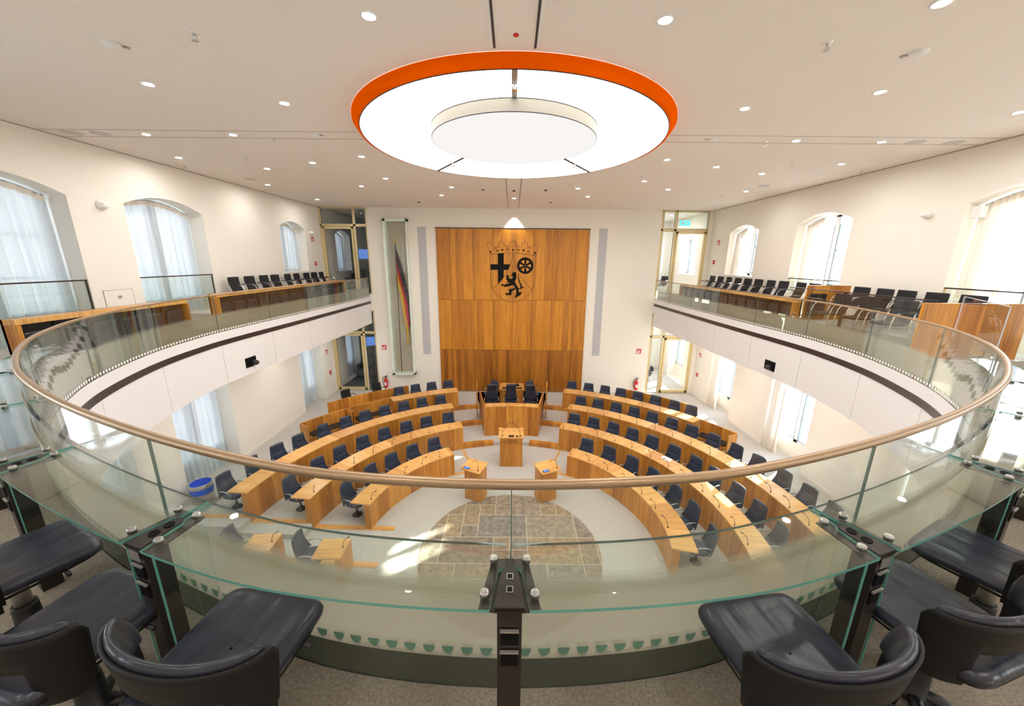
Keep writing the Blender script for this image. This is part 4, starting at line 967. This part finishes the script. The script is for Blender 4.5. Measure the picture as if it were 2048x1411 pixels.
for i,x in enumerate((-.3,.31)):
    root=empty('gooseneck_microphone',(x,11.53,1.11),0,'long black gooseneck microphone on the lectern, its %s one'%('left','right')[i],'microphone','lectern microphones')
    q=-1 if x<0 else 1
    mb=MB(); mb.lathe([(.022,-.01),(.022,.02),(.01,.04)],10,(x,11.53,1.11)); part(mb,'base','blackp',root)
    mb=MB(); mb.tube([(x,11.53,1.13),(x-.01*q,11.56,1.25),(x-.12*q,11.66,1.42),(x-.24*q,11.74,1.50)],.006,6); part(mb,'gooseneck','blackp',root)
    mb=MB(); mb.tube([(x-.24*q,11.74,1.50),(x-.28*q,11.77,1.52)],.014,8); part(mb,'microphone_head','blackp',root)
def text(s,size,loc,root,name='lettering'):
    c=bpy.data.curves.new('t','FONT'); c.body=s; c.size=size; c.extrude=.002; c.align_x='CENTER'; c.space_character=1.05
    o=bpy.data.objects.new('t',c); COL.objects.link(o); bpy.context.view_layer.update()
    me=bpy.data.meshes.new_from_object(o.evaluated_get(bpy.context.evaluated_depsgraph_get())); bpy.data.objects.remove(o)
    T=Matrix.Translation(loc)@Matrix.Rotation(PI/2,4,'X'); me.transform(T); me.materials.clear(); me.materials.append(M['text'])
    q=bpy.data.objects.new(name,me); COL.objects.link(q); q.parent=root; q.matrix_parent_inverse=Matrix.Translation(root.location).inverted(); return q
text('LANDTAG',.072,(0,11.457,.965),LE); text('RHEINLAND-PFALZ',.072,(0,11.457,.885),LE)
# two standing desks
def podium(q,lab):
    cx,cy=q*1.13,9.55; root=empty('standing_desk',(cx,cy,0),0,lab,'standing desk','standing desks before the lectern'); T=Matrix.Translation((cx,cy,0))@Matrix.Rotation(-q*R(-25)*1,4,'Z')
    mb=MB(); mb.box(-.27,.27,-.02,.02,0,1.03,T@Matrix.Translation((0,.05,0))); mb.box(-.27,-.24,.05,.40,0,1.03,T); mb.box(.24,.27,.05,.40,0,1.03,T); part(mb,'body','wood',root)
    T2=T@Matrix.Translation((0,.0,1.04))@Matrix.Rotation(R(6),4,'X')
    mb=MB(); mb.box(-.32,.32,-.12,.42,0,.035,T2); part(mb,'sloping_top','woodtop',root,bevel=.004)
    mb=MB(); mb.box(-.25,-.06,-.08,.02,.036,.044,T2); part(mb,'display_frame','blackp',root)
    mb=MB(); mb.box(-.23,-.08,-.07,.01,.045,.047,T2); part(mb,'display','screen',root)
    mb=MB(); mb.lathe([(.022,.036),(.022,.05)],10,(.22,-.03,0),T2); mb.tube([T2@Vector(p) for p in ((.22,-.03,.05),(.22,.03,.2),(.12,.1,.28),(0,.08,.2))],.006,6); part(mb,'microphone','blackp',root)
    mb=MB()
    for k in range(3): mb.lathe([(.012,.036),(.012,.042)],8,(.02+.06*k,-.07,0),T2)
    part(mb,'buttons','alu',root)
podium(-1,'oak standing desk with blue display left of the lectern'); podium(1,'oak standing desk with blue display right of the lectern')
# two single desks in the lower left foreground
def single(cx,cy,rz,lab,w=.58,d=.62):
    root=empty('single_desk',(cx,cy,0),rz,lab,'desk','single desks at the near left'); 
    mb=MB(); mb.box(-d/2,d/2,-w/2,w/2,.715,.75); mb.build('desktop','woodtop',root,bevel=.004)
    mb=MB(); mb.box(d/2-.13,d/2,-w/2,w/2,0,.714); mb.build('front_panel','wood',root)
    return root
single(-5.56,6.97,R(4),'left one of the two single oak desks in the near left aisle'); single(-3.92,6.83,R(2),'right one of the two single oak desks in the near left aisle')
mic.put((-5.33,7.0,.75),PI/2,'black gooseneck microphone on the left single desk','microphones on the single desks'); mic.put((-3.68,6.86,.75),PI/2,'black gooseneck microphone on the right single desk','microphones on the single desks')
for i,(x,y) in enumerate(((-6.12,7.15),(-4.45,7.0))): dep.put((x,y,0),-PI/2+.12,'dark leather swivel chair at the %s single desk in the near left aisle'%('left','right')[i],'chairs at the single desks','chair')
# waste bin
BN=empty('waste_bin',(-8.42,8.87,.45),0,'round grey metal waste bin with a blue bag on the floor by the left curtain','waste bin')
c=(-8.42,8.87,.45); mb=MB(); mb.grid([[(c[0]+r*math.cos(2*PI*k/28),c[1]+r*math.sin(2*PI*k/28),c[2]+z) for k in range(28)] for r,z in ((.005,.0),(.255,0),(.255,.54),(.248,.54),(.245,.02),(.005,.02))],None,True,closed=True); part(mb,'drum','alu',BN)
mb=MB(); mb.grid([[(c[0]+r*math.cos(2*PI*k/28)*(1+.01*math.sin(k*3.1)),c[1]+r*math.sin(2*PI*k/28),c[2]+z) for k in range(28)] for r,z in ((.26,.27),(.261,.43),)],None,True,closed=True); mb.grid([[(c[0]+r*math.cos(2*PI*k/28),c[1]+r*math.sin(2*PI*k/28),c[2]+z) for k in range(28)] for r,z in ((.24,.538),(.23,.06),(.01,.05))],None,True,closed=True); part(mb,'bag','blue',BN,recalc=False)
mb=MB(); mb.grid([[(c[0]+r*math.cos(2*PI*k/28),c[1]+r*math.sin(2*PI*k/28),c[2]+z) for k in range(28)] for r,z in ((.262,.43),(.266,.435),(.266,.545),(.255,.55),(.242,.54))],None,True,closed=True); part(mb,'rim_ring','alu',BN)
# small chairs behind the left partition
# ------------------------------------------------------------------ gallery: partitions, flip seats, armchairs
b_=back_pad(.46,.46,.06,.60,-.04,.05,[],curve=.0); s_=back_pad(.44,.40,.02,.44,.02,.06,[],curve=.0)
for v in s_.v: v.y+=.10
s_.box(-.23,-.2,0,.12,.0,.12); s_.box(.2,.23,0,.12,.0,.12)
FB=b_.build('flip_seat','cushion'); FS=s_.build('folded_seat','leather2'); FIRST=[True]
def flip_on(root,loc,rz):
    if FIRST[0]: o,c=FB,FS; FIRST[0]=False
    else:
        o,c=FB.copy(),FS.copy(); COL.objects.link(o); COL.objects.link(c)
    o.parent=root; o.matrix_parent_inverse=Matrix.LocRotScale(root.location,root.rotation_euler,None).inverted(); o.location=loc; o.rotation_euler=(0,0,rz)
    c.parent=o; c.matrix_parent_inverse=Matrix.Identity(4); c.location=(0,0,0); c.rotation_euler=(0,0,0)
def gpart(X,sgn,y0,y1,zt,lab,n,side):
    root=empty('seat_partition',(X,(y0+y1)/2,PLAT),0,lab,'partition','oak seat partitions on the galleries')
    mb=MB(); mb.box(min(X,X-sgn*.04),max(X,X-sgn*.04),y0,y1,PLAT,zt); part(mb,'back_panel','wood',root)
    xa,xb=sorted((X-sgn*.03,X+sgn*.30*-1)); 
    xs_=sorted((X,X-sgn*.22)); mb=MB(); mb.box(xs_[0],xs_[1],y0,y1,zt-.085,zt); part(mb,'top_board','woodtop',root,bevel=.004)
    xs_=sorted((X,X-sgn*.24)); 
    for y in (y0,y1-.05): mb=MB(); mb.box(xs_[0],xs_[1],y,y+.05,PLAT,zt-.086); part(mb,'end_panel','wood',root)
    for i in range(n):
        y=y0+.06+(y1-y0-.12)*(i+.5)/n
        flip_on(root,(X-sgn*.075,y,PLAT+.01),PI/2*sgn)
gpart(-7.72,-1,9.43,16.8,ZC-.895,'long oak seat partition with black flip seats on the far left gallery',14,'')
gpart(-7.72,-1,5.5,8.55,ZC-.935,'short oak seat partition with black flip seats on the near left gallery',6,'')
gpart(7.8,1,10.0,17.0,ZC-.94,'long oak seat partition with black flip seats on the right gallery',13,'')
def make_arm():
    o=empty('armchair',(0,0,0)); o['category']='chair'
    b=back_pad(.47,.45,.44,.90,.11,.028,[],curve=.03)
    for v in b.v: v.y-=.20
    b.build('backrest','fabric',o); seat_pad(.47,.46,.46,.05,.46,yc=.02).build('seat','fabric',o)
    for q in (-1,1):
        mb=MB(); mb.tube([(q*.26,-.26,.66),(q*.265,-.05,.67),(q*.265,.14,.655),(q*.265,.20,.60),(q*.262,.24,.45),(q*.26,.30,0.0)],.011,7); mb.build('leg','chrome',o)
        mb=MB(); mb.tube([(q*.25,-.25,.68),(q*.252,-.17,.44),(q*.26,-.26,0)],.011,7); mb.build('leg','chrome',o)
        mb=MB(); mb.tube([(q*.266,-.22,.672),(q*.268,.10,.672)],[.016,.016],7); mb.build('arm_pad','blackp',o)
    mb=MB(); mb.tube([(-.25,-.17,.43),(.25,-.17,.43)],.01,6); mb.build('crossbar','chrome',o); return o
arm=Proto(make_arm)
for i,y in enumerate((11.48,12.17,12.9,13.5,14.3,14.9,15.6,16.2,16.85)):
    arm.put((-8.25,y,CHP),-PI/2+random.uniform(-.08,.08)-.0,'black armchair with chrome arms by the left gallery wall, %s from near end'%ORD[i],'armchairs along the left gallery wall','chair')
YR=[16.58,15.93,15.3,14.67,14.05,13.43,12.79,12.17,11.45,10.92,10.33,9.42,8.84,8.35,7.73,7.11]
for i,y in enumerate(YR):
    arm.put((8.49,y,CHP),PI/2+random.uniform(-.1,.1),'black armchair with chrome arms by the right gallery wall, %s from far end'%ORD[i],'armchairs along the right gallery wall','chair')
for i,(x,y) in enumerate(((7.72,9.0),(7.70,8.25),(7.68,7.5))):
    arm.put((x,y,PLAT),PI/2+.05,'front black armchair with chrome legs on right gallery, %s from oak end panel'%ORD[i],'front armchairs on the right gallery','chair')
# cross panel with a flip seat on the right gallery, and the reporters' counter
CPN=empty('end_partition',(8.4,9.95,PLAT),0,'upright oak end panel with one black flip seat on the right gallery','partition')
mb=MB(); mb.box(7.82,8.95,9.93,9.98,PLAT,ZC-.56); part(mb,'panel','wood',CPN,bevel=.004)
flip_on(CPN,(8.04,9.85,PLAT+.24),PI)
GS=empty('smoked_glass_screen',(7.9,8.5,PLAT),0,'glass screen with thin dark rail before the right gallery armchairs','screen')
mb=MB(); mb.box(7.33,7.342,6.5,9.93,PLAT,ZC-.62); part(mb,'glass_sheet','wglass',GS); mb=MB(); mb.box(7.32,7.352,6.42,9.93,ZC-.62,ZC-.60); part(mb,'top_rail','bronze',GS); mb=MB(); mb.box(7.32,7.352,8.2,8.26,PLAT,ZC-.6); part(mb,'post','bronze',GS)
CT=empty('reporter_counter',(7.85,6.3,GAL),0,'oak counter panel on the right gallery at the edge of the photo','counter')
mb=MB(); mb.box(6.98,8.8,6.28,6.34,GAL,ZC-.63); part(mb,'front_panel','wood',CT,bevel=.004); mb=MB(); mb.box(6.96,8.82,6.05,6.4,ZC-.63,ZC-.60); 
mb=MB(); mb.box(7.3,8.8,6.34,6.6,ZC-.74,ZC-.70); part(mb,'worktop','woodtop',CT)
p,q=onz(1905,672,ZC-1.1),onz(1988,716,ZC-1.1); d=(q-p); L=d.length; T=Matrix.Translation((p.x,p.y,0))@Matrix.Rotation(math.atan2(d.y,d.x),4,'Z')
AC=empty('acrylic_screen',(p.x,p.y,ZC-1.1),0,'upright clear acrylic screen standing at the right end of the glass desks','screen')
mb=MB(); mb.box(0,L,-.004,.004,ZC-1.1,ZC-.47,T); part(mb,'sheet','acryl',AC)
mb=MB()
for b in ((0,.012,ZC-1.1,ZC-.47),(L-.012,L,ZC-1.1,ZC-.47),(0,L,ZC-.478,ZC-.47)): mb.box(b[0],b[1],-.0045,.0045,b[2],b[3],T)
M['aedge']=principled('acrylic_edge',(.70,.74,.85),.15); part(mb,'polished_edge','aedge',AC)
# sensors, boxes, hatch
def dome(P,sgn,lab):
    T=Matrix.Translation(P)@Matrix.Rotation(PI/2*sgn,4,'Y'); mb=MB(); mb.lathe([(.10,0),(.10,.03),(.07,.06),(.065,.13),(.03,.16)],16,(0,0,0),T); tag(mb.build('motion_sensor','white'),lab,'sensor','white wall sensors')
dome((XL-.005,8.43,ZC+1.07),1,'white round sensor on the left wall between the first two windows'); dome((XR+.005,8.63,ZC+1.07),-1,'white round sensor on the right wall between two windows')
dome((XL,16.9,ZC+1.1),1,'small white sensor on the upper left wall above a red sign')
mb=MB(); mb.box(XR+.12,XR+.24,7.78,7.96,ZC+.92,ZC+1.14); tag(mb.build('wall_loudspeaker','white',bevel=.01),'small square white box loudspeaker in the right edge window reveal','loudspeaker')
HT=empty('wall_hatch',(XL,8.36,ZC-1.0),0,'white flush service hatch low on the left wall between two windows','hatch')
mb=MB(); mb.box(XL,XL+.012,8.06,8.68,ZC-1.25,ZC-.72); part(mb,'hatch_door','wall',HT); mb=MB()
for b in ((8.05,8.06,ZC-1.25,ZC-.71),(8.68,8.69,ZC-1.25,ZC-.71),(8.05,8.69,ZC-.72,ZC-.71)): mb.box(XL,XL+.013,b[0],b[1],b[2],b[3])
part(mb,'gap','line',HT); mb=MB(); mb.box(XL+.012,XL+.02,8.33,8.41,ZC-.9,ZC-.84); part(mb,'latch','alu',HT)
for q,y,lab in ((-1,9.55,'left'),(1,9.66,'right')):
    s=min((abs(bat(k*.02)[1]-y),k*.02) for k in range(int(SMAX/.02)) if bat(k*.02)[0]>4)[1]*q; x,yy,nx,ny=bat(s); T=Matrix.Translation((x,yy,GAL-.85+.06))@Matrix.Rotation(math.atan2(ny,nx),4,'Z')
    root=empty('wall_camera',(x,yy,GAL-.79),0,'black recessed camera box in the white %s gallery front'%lab,'camera','recessed cameras in the gallery fronts')
    mb=MB(); mb.box(-.006,.1,-.2,.2,-.13,.13,T); part(mb,'recess','black',root)
    mb=MB(); mb.lathe([(.06,0),(.07,.02),(.07,.10),(.05,.14),(.02,.155)],16,(0,0,0),T@Matrix.Translation((-.01,-.06*1,-.03))@Matrix.Rotation(-PI/2,4,'Y')); part(mb,'camera_dome','blackp',root)
# ------------------------------------------------------------------ rooms behind the glass doors
def tv(x,y,z,rz,lab,zf,w=.85,h=.52):
    root=empty('television',(x,y,z),rz,lab,'television'); mb=MB(); mb.box(-w/2,w/2,-.03,.03,-h/2,h/2); mb.build('casing','blackp',root,bevel=.01)
    mb=MB(); mb.box(-w/2+.03,w/2-.03,-.034,-.031,-h/2+.03,h/2-.03); mb.build('screen','screen2',root)
    mb=MB(); mb.box(-.04,.04,.03,.08,zf-z,.1); mb.box(-.3,.3,-.15,.25,zf-z,zf-z+.03); mb.build('stand','blackp',root)
tv(-7.45,18.95,ZC+.25,.5,'television on a stand seen through the upper left glass door',PLAT); tv(-7.35,18.95,ZC-4.15,.5,'television on a stand seen through the lower left glass door',.45)
arm.put((-8.3,19.2,PLAT),PI-.5,'black chair in the room behind the upper left glass door','chairs behind the glass doors'); arm.put((7.6,19.4,PLAT),PI/2+.4,'chair in the room behind the upper right glass door','chairs behind the glass doors'); arm.put((7.4,19.5,.45),PI/2,'chair with armrests in the room behind the lower right glass door','chairs behind the glass doors')
SF=empty('sofa',(-8.2,20.4,.45),0,'dark grey box sofa in the room behind the lower left glass door','sofa'); mb=MB(); mb.box(-8.75,-7.6,19.9,20.9,.5,.9); part(mb,'seat','roomcarpet',SF,bevel=.03); mb=MB(); mb.box(-8.75,-7.6,20.7,21.0,.9,1.35); part(mb,'backrest','roomcarpet',SF,bevel=.03); mb=MB(); mb.box(-8.75,-8.55,19.9,20.7,.9,1.15); part(mb,'arm','roomcarpet',SF,bevel=.03)
EX=empty('exit_sign',(8.35,19.0,ZC+1.85),0,'green illuminated exit sign behind the upper right glass door','sign'); mb=MB(); mb.box(8.1,8.6,18.98,19.02,ZC+1.72,ZC+1.96); part(mb,'sign_face','green',EX); mb=MB(); mb.box(8.18,8.3,18.975,18.98,ZC+1.76,ZC+1.9); mb.poly([(8.4,18.977,ZC+1.84),(8.48,18.977,ZC+1.9),(8.48,18.977,ZC+1.78)]); part(mb,'arrow_pictogram','white',EX); mb=MB(); mb.tube([(8.35,19,ZC+1.96),(8.35,19,CEIL)],.01,6); part(mb,'suspension_rod','alu',EX)
for i,(a,r) in enumerate(((-43.5,10.25),(-36,10.28))):
    x,y=pol(r,R(a)); arm.put((x,y,.45),PI-R(a)+.3,'black chair behind the low oak partition by the lower left door, %s one'%('left','right')[i],'chairs behind the left partition','chair')
# ------------------------------------------------------------------ press desks of glass on the near gallery
ZD=ZC-1.12
br=[0,s_at_x(1.40),s_at_x(2.62)]
while br[-1]<9.0:
    nx_=br[-1]+1.36
    if bat(nx_)[1]>4.95: break
    br.append(nx_)
BR=[-s for s in br[:0:-1]]+br
side=lambda s:'middle' if abs(s)<.01 else ('left' if s<0 else 'right')
def bnum(s): return min(range(len(br)),key=lambda i:abs(br[i]-abs(s)))
for i,(a,b) in enumerate(zip(BR,BR[1:])):
    m_=(a+b)/2; k=max(bnum(a),bnum(b)); root=empty('glass_desk',(*bat(m_)[:2],ZD),0,'clear glass desk panel with green edge, %s %s of the middle post'%(ORD[k-1],side(m_)),'desk','glass desk panels along the balustrade')
    n=14; pts=[]
    def P(s,d,sh): x,y,nx,ny=bat(s+sh); return (x+nx*d,y+ny*d)
    inn=[P(a+.014+(b-a-.028)*t/n,.018,0) for t in range(n+1)]; out=[P(a+.062+(b-a-.124)*t/n,.315,0) for t in range(n+1)]
    mid1=P(b-.016,.13,0); mid0=P(a+.016,.13,0); m1b=P(b-.04,.155,0); m0b=P(a+.04,.155,0)
    ring=inn+[mid1,m1b]+out[::-1]+[m0b,mid0]
    mb=MB(); V,Fc=poly_fill(ring,ZD+.012)
    for z in (ZD+.012,ZD):
        i0=len(mb.v)
        for v in V: mb.vert(v[0],v[1],z)
        for f in Fc: mb.face([i0+q for q in f])
    part(mb,'glass_top','dglass',root,recalc=False)
    N_=len(ring)
    for nm_,mt_,rng in (('polished_edge','edge',range(n,N_)),('inner_edge','seam',range(0,n))):
      mb=MB()
      for q in rng:
        A,B=ring[q],ring[(q+1)%N_]; mb.poly([(A[0],A[1],ZD),(B[0],B[1],ZD),(B[0],B[1],ZD+.012),(A[0],A[1],ZD+.012)])
      part(mb,nm_,mt_,root,recalc=False)
for s in BR:
    x,y,nx,ny=bat(s); ang=math.atan2(ny,nx); T=Matrix.Translation((x,y,0))@Matrix.Rotation(ang,4,'Z')   # local +x points away from the opening
    k=bnum(s); lab='dark metal desk post with steel bolts, '+('in the middle of the photo' if k==0 else '%s to the %s of the middle'%(ORD[k-1],side(s)))
    root=empty('desk_post',(x+nx*.2,y+ny*.2,GAL),0,lab,'desk post','dark desk posts')
    mb=MB(); P=[(.085,-.068),(.085,.068),(.30,.105),(.31,.04),(.31,-.04),(.30,-.105)]; mb.prism(P,ZD-.008,ZD-.001,T); part(mb,'bracket_plate','post',root)
    mb=MB(); mb.prism([(.13,-.014),(.15,-.03),(.305,-.052),(.305,.052),(.15,.03),(.13,.014)],ZD-.0005,ZD+.010,T); part(mb,'socket_plate','post',root,bevel=.002)
    mb=MB(); mb.box(.215,.30,-.042,.042,GAL,ZD-.008,T); part(mb,'post','post',root,bevel=.003)
    for (dx,dy) in ((.11,-.062),(.11,.062),(.262,-.086),(.262,.086)):
        mb=MB(); mb.lathe([(.0165,0),(.0165,.016),(.0135,.021),(.009,.0215)],16,(dx,dy,ZD+.012),T); part(mb,'bolt','boltsteel',root)
    for dx in (.18,.235):
        if k==0:
            mb=MB(); mb.box(dx-.013,dx+.013,-.012,.012,ZD+.010,ZD+.0125,T); so2=part(mb,'socket','boltsteel',root); mb=MB(); mb.box(dx-.0095,dx+.0095,-.009,.009,ZD+.0125,ZD+.0132,T); part(mb,'socket_hole','black',root)
        else:
            mb=MB(); mb.lathe([(.019,.010),(.019,.014),(.013,.014),(.013,.012)],18,(dx,0,ZD),T); part(mb,'socket','black',root)
    for zz in (ZD-.10,ZD-.19):
        mb=MB(); mb.box(.300,.306,-.03,.03,zz-.05,zz+.012,T); part(mb,'outlet','black',root,bevel=.002)
        mb=MB(); mb.box(.304,.313,-.032,.032,zz+.013,zz+.020,T); part(mb,'outlet_flap','alu',root)
    if k>0:
        for dy in (-.085,.085):
            mb=MB(); mb.box(.10,.29,dy-.005,dy+.005,GAL+.12,ZD-.02,T); part(mb,'side_pane','dglass',root)
            mb=MB(); mb.box(.288,.2925,dy-.005,dy+.005,GAL+.12,ZD-.02,T); part(mb,'pane_edge','edge',root)
        mb=MB(); mb.box(.306,.309,-.03,.03,ZD-.06,ZD-.012,T); part(mb,'label_plate','alu',root)
# end piece of glass at the far ends of the desk line
# gallery swivel chairs
def make_gal():
    o=empty('lounge_swivel_chair',(0,0,0)); o['category']='chair'
    s_=seat_pad(.47,.50,.485,.045,.43,yc=.02,p=9,n=96); s_.build('seat','leather2',o)
    mb=MB(); mb.grid([[(.225*(abs(math.cos(a))**(2/5))*(1 if math.cos(a)>=0 else -1)*(1 if 1 else 1),.02+.245*(abs(math.sin(a))**(2/5))*(1 if math.sin(a)>=0 else -1),z) for a in [2*PI*k/40 for k in range(40)]] for z in (.438,.425)],None,True,closed=True); mb.build('seat_shell','shell',o)
    def xy(th,rx,ry): return (rx*math.sin(th),-.085-ry*math.cos(th))
    n=40; A=R(98); mb=MB()
    zs=[.40,.44,.48,.53,.57,.62,.67,.70]
    def top(th): return 1-.16*max(0,(abs(th)/A-.80)/.20)**2.5
    G=[]
    for z in zs:
        r=[]
        for k in range(n+1):
            th=-A+2*A*k/n; sp=.03*(z-.44)/.26; x,y=xy(th,.265+sp,.115+sp); r.append((x,y,.40+(z-.40)*(top(th))))
        G.append(r)
    i0=0
    for r in G:
        for p in r: mb.vert(*p)
    for a in range(len(zs)-1):
        for k in range(n):
            th=-A+2*A*(k+.5)/n
            if abs(th)<R(42) and zs[a]<.555: continue
            if a==0 and abs(th)>R(95): continue
            q=a*(n+1)+k; mb.face([q,q+1,q+n+2,q+n+1],None,True)
    sh=mb.build('back_shell','shell',o); md=sh.modifiers.new('s','SOLIDIFY'); md.thickness=.012; md.offset=1
    mb=MB(); rows=[]
    for k in range(n+1):
        th=-A*.99+2*A*.99*k/n; e=1-(abs(th)/(A*.99))**10*.55; c=xy(th,.248,.098); nx,ny=math.sin(th),-math.cos(th); r=[]
        tp=top(th)
        for j in range(14):
            w=2*PI*j/14; dz=.088*math.sin(w)*e; dn=.024*math.cos(w)*(.6+.4*e)
            z=.635+dz; ln=.03*(z-.5)/.2
            r.append((c[0]+nx*(dn+ln),c[1]+ny*(dn+ln),.40+(z-.40)*tp))
        rows.append(r)
    mb.grid(rows,None,True,closed=True); i0=0; mb.face(list(range(14))[::-1]); mb.face([n*14+j for j in range(14)]); mb.build('back_cushion','leather2',o)
    mb=MB(); mb.lathe([(.06,.425),(.05,.40),(.032,.36),(.032,.24)],16); mb.build('column','alu',o)
    mb=MB(); mb.lathe([(.042,.24),(.045,.22),(.05,.06),(.07,.045)],16); mb.build('sleeve','blackp',o)
    mb=MB(); mb.tube([(.14,.12,.42),(.25,.12,.41)],.009,7); mb.build('lever','blackp',o)
    mb=MB()
    for k in range(4):
        a=PI/4+k*PI/2; mb.tube([(0,0,.055),(.10*math.cos(a),.10*math.sin(a),.045),(.18*math.cos(a),.18*math.sin(a),.018)],[.032,.026,.017],8)
    mb.build('star_base','blackp',o); return o
gal=Proto(make_gal)
for (x,y,rz,lab) in ((-1.05,1.06,R(-9),'black leather gallery swivel chair at the bottom left foreground'),(1.06,1.06,R(9),'black leather gallery swivel chair at the bottom right foreground'),
    (-1.74,1.15,R(-14),'black leather gallery swivel chair cut by the left edge of the photo'),(1.80,1.25,R(16),'black leather gallery swivel chair cut by the right edge of the photo'),
    (-2.40,1.47,R(-26),'black leather gallery swivel chair farthest left, seen under the glass desk'),(2.42,1.53,R(26),'black leather gallery swivel chair farthest right, seen under the glass desk'),
    (-4.75,2.95,R(-42),'black gallery swivel chair beyond the left end of the rail'),(4.75,2.95,R(42),'black gallery swivel chair beyond the right end of the rail')):
    gal.put((x,y,GAL),rz,lab,'leather swivel chairs at the glass desks','chair')
# small fittings belong to the part they are fixed to
NEST={'microphone_head':'gooseneck','arm_pad':'leg','bolt':'bracket_plate','socket':'socket_plate','socket_hole':'socket_plate','outlet_flap':'outlet','pane_edge':'side_pane','label_plate':'post','hose':'valve','label_band':'cylinder','finial':'flagpole',
'control_display':'reading_top','clock':'reading_top','book_ledge':'reading_top','lettering':'front_panel','display_frame':'sloping_top','display':'sloping_top','buttons':'sloping_top','microphone':'sloping_top','control_buttons':'desktop','seat_cushion':'seat_box',
'polished_edge':'glass_top','inner_edge':'glass_top','screen':'casing','heading_tape':'fabric','inner_diffuser':'inner_drum','hinge':'flip_seat','button_glass':'housing','pictogram':'plate','indicator':'housing','camera_dome':'recess','latch':'hatch_door','hand':'x'}
import re as _re
stem=lambda o:_re.sub(r'\.\d+$','',o.name)
fam={}
for o in bpy.data.objects:
    if o.parent is not None and o.parent.parent is None: fam.setdefault(o.parent.name,[]).append(o)
for rn,L in fam.items():
    cnt={}
    for o in sorted(L,key=lambda q:q.name):
        tg=NEST.get(stem(o))
        if not tg: continue
        T_=sorted([q for q in L if stem(q)==tg],key=lambda q:q.name)
        if not T_: continue
        n_same=sum(1 for q in L if stem(q)==stem(o)); i=cnt.get(stem(o),0); cnt[stem(o)]=i+1
        p=T_[min(len(T_)-1,i*len(T_)//n_same)]
        o.parent=p; o.matrix_parent_inverse=Matrix.Identity(4)
# ------------------------------------------------------------------ outside
mb=MB(); mb.box(34,46,-10,40,-6,9.5); tag(mb.build('building','facade'),'pale building seen through the right windows','building')
mb=MB(); mb.poly([(-80,-60,-4),(-80,80,-4),(120,80,-4),(120,-60,-4)]); struct(mb,'floor','facade',recalc=False)
# ------------------------------------------------------------------ light
w=bpy.data.worlds.new('sky'); scene.world=w; w.use_nodes=True; n=w.node_tree.nodes; l=w.node_tree.links; bg=n['Background']
tc=n.new('ShaderNodeTexCoord'); sp=n.new('ShaderNodeSeparateXYZ'); l.new(tc.outputs['Generated'],sp.inputs[0]); rp=n.new('ShaderNodeValToRGB')
rp.color_ramp.elements[0].position=.48; rp.color_ramp.elements[0].color=(.95,.97,1,1); rp.color_ramp.elements[1].position=.9; rp.color_ramp.elements[1].color=(.55,.74,1,1)
ad=n.new('ShaderNodeMath'); ad.operation='MULTIPLY_ADD'; ad.inputs[1].default_value=.5; ad.inputs[2].default_value=.5; l.new(sp.outputs['Z'],ad.inputs[0]); l.new(ad.outputs[0],rp.inputs['Fac']); l.new(rp.outputs['Color'],bg.inputs['Color'])
bg.inputs['Strength'].default_value=4.0
sun=bpy.data.lights.new('sun','SUN'); sun.energy=22; sun.angle=.009; sun.color=(1,.95,.86); so_=bpy.data.objects.new('sun',sun); COL.objects.link(so_)
so_.rotation_euler=Vector((1,.64,.655)).to_track_quat('Z','Y').to_euler()
vs=scene.view_settings; vs.view_transform='Standard'; vs.look='None'; vs.gamma=1; vs.exposure=0.85; vs.use_curve_mapping=False
scene.cycles.max_bounces=10; scene.cycles.diffuse_bounces=5; scene.cycles.transparent_max_bounces=32; scene.cycles.use_denoising=True; scene.cycles.sample_clamp_indirect=6
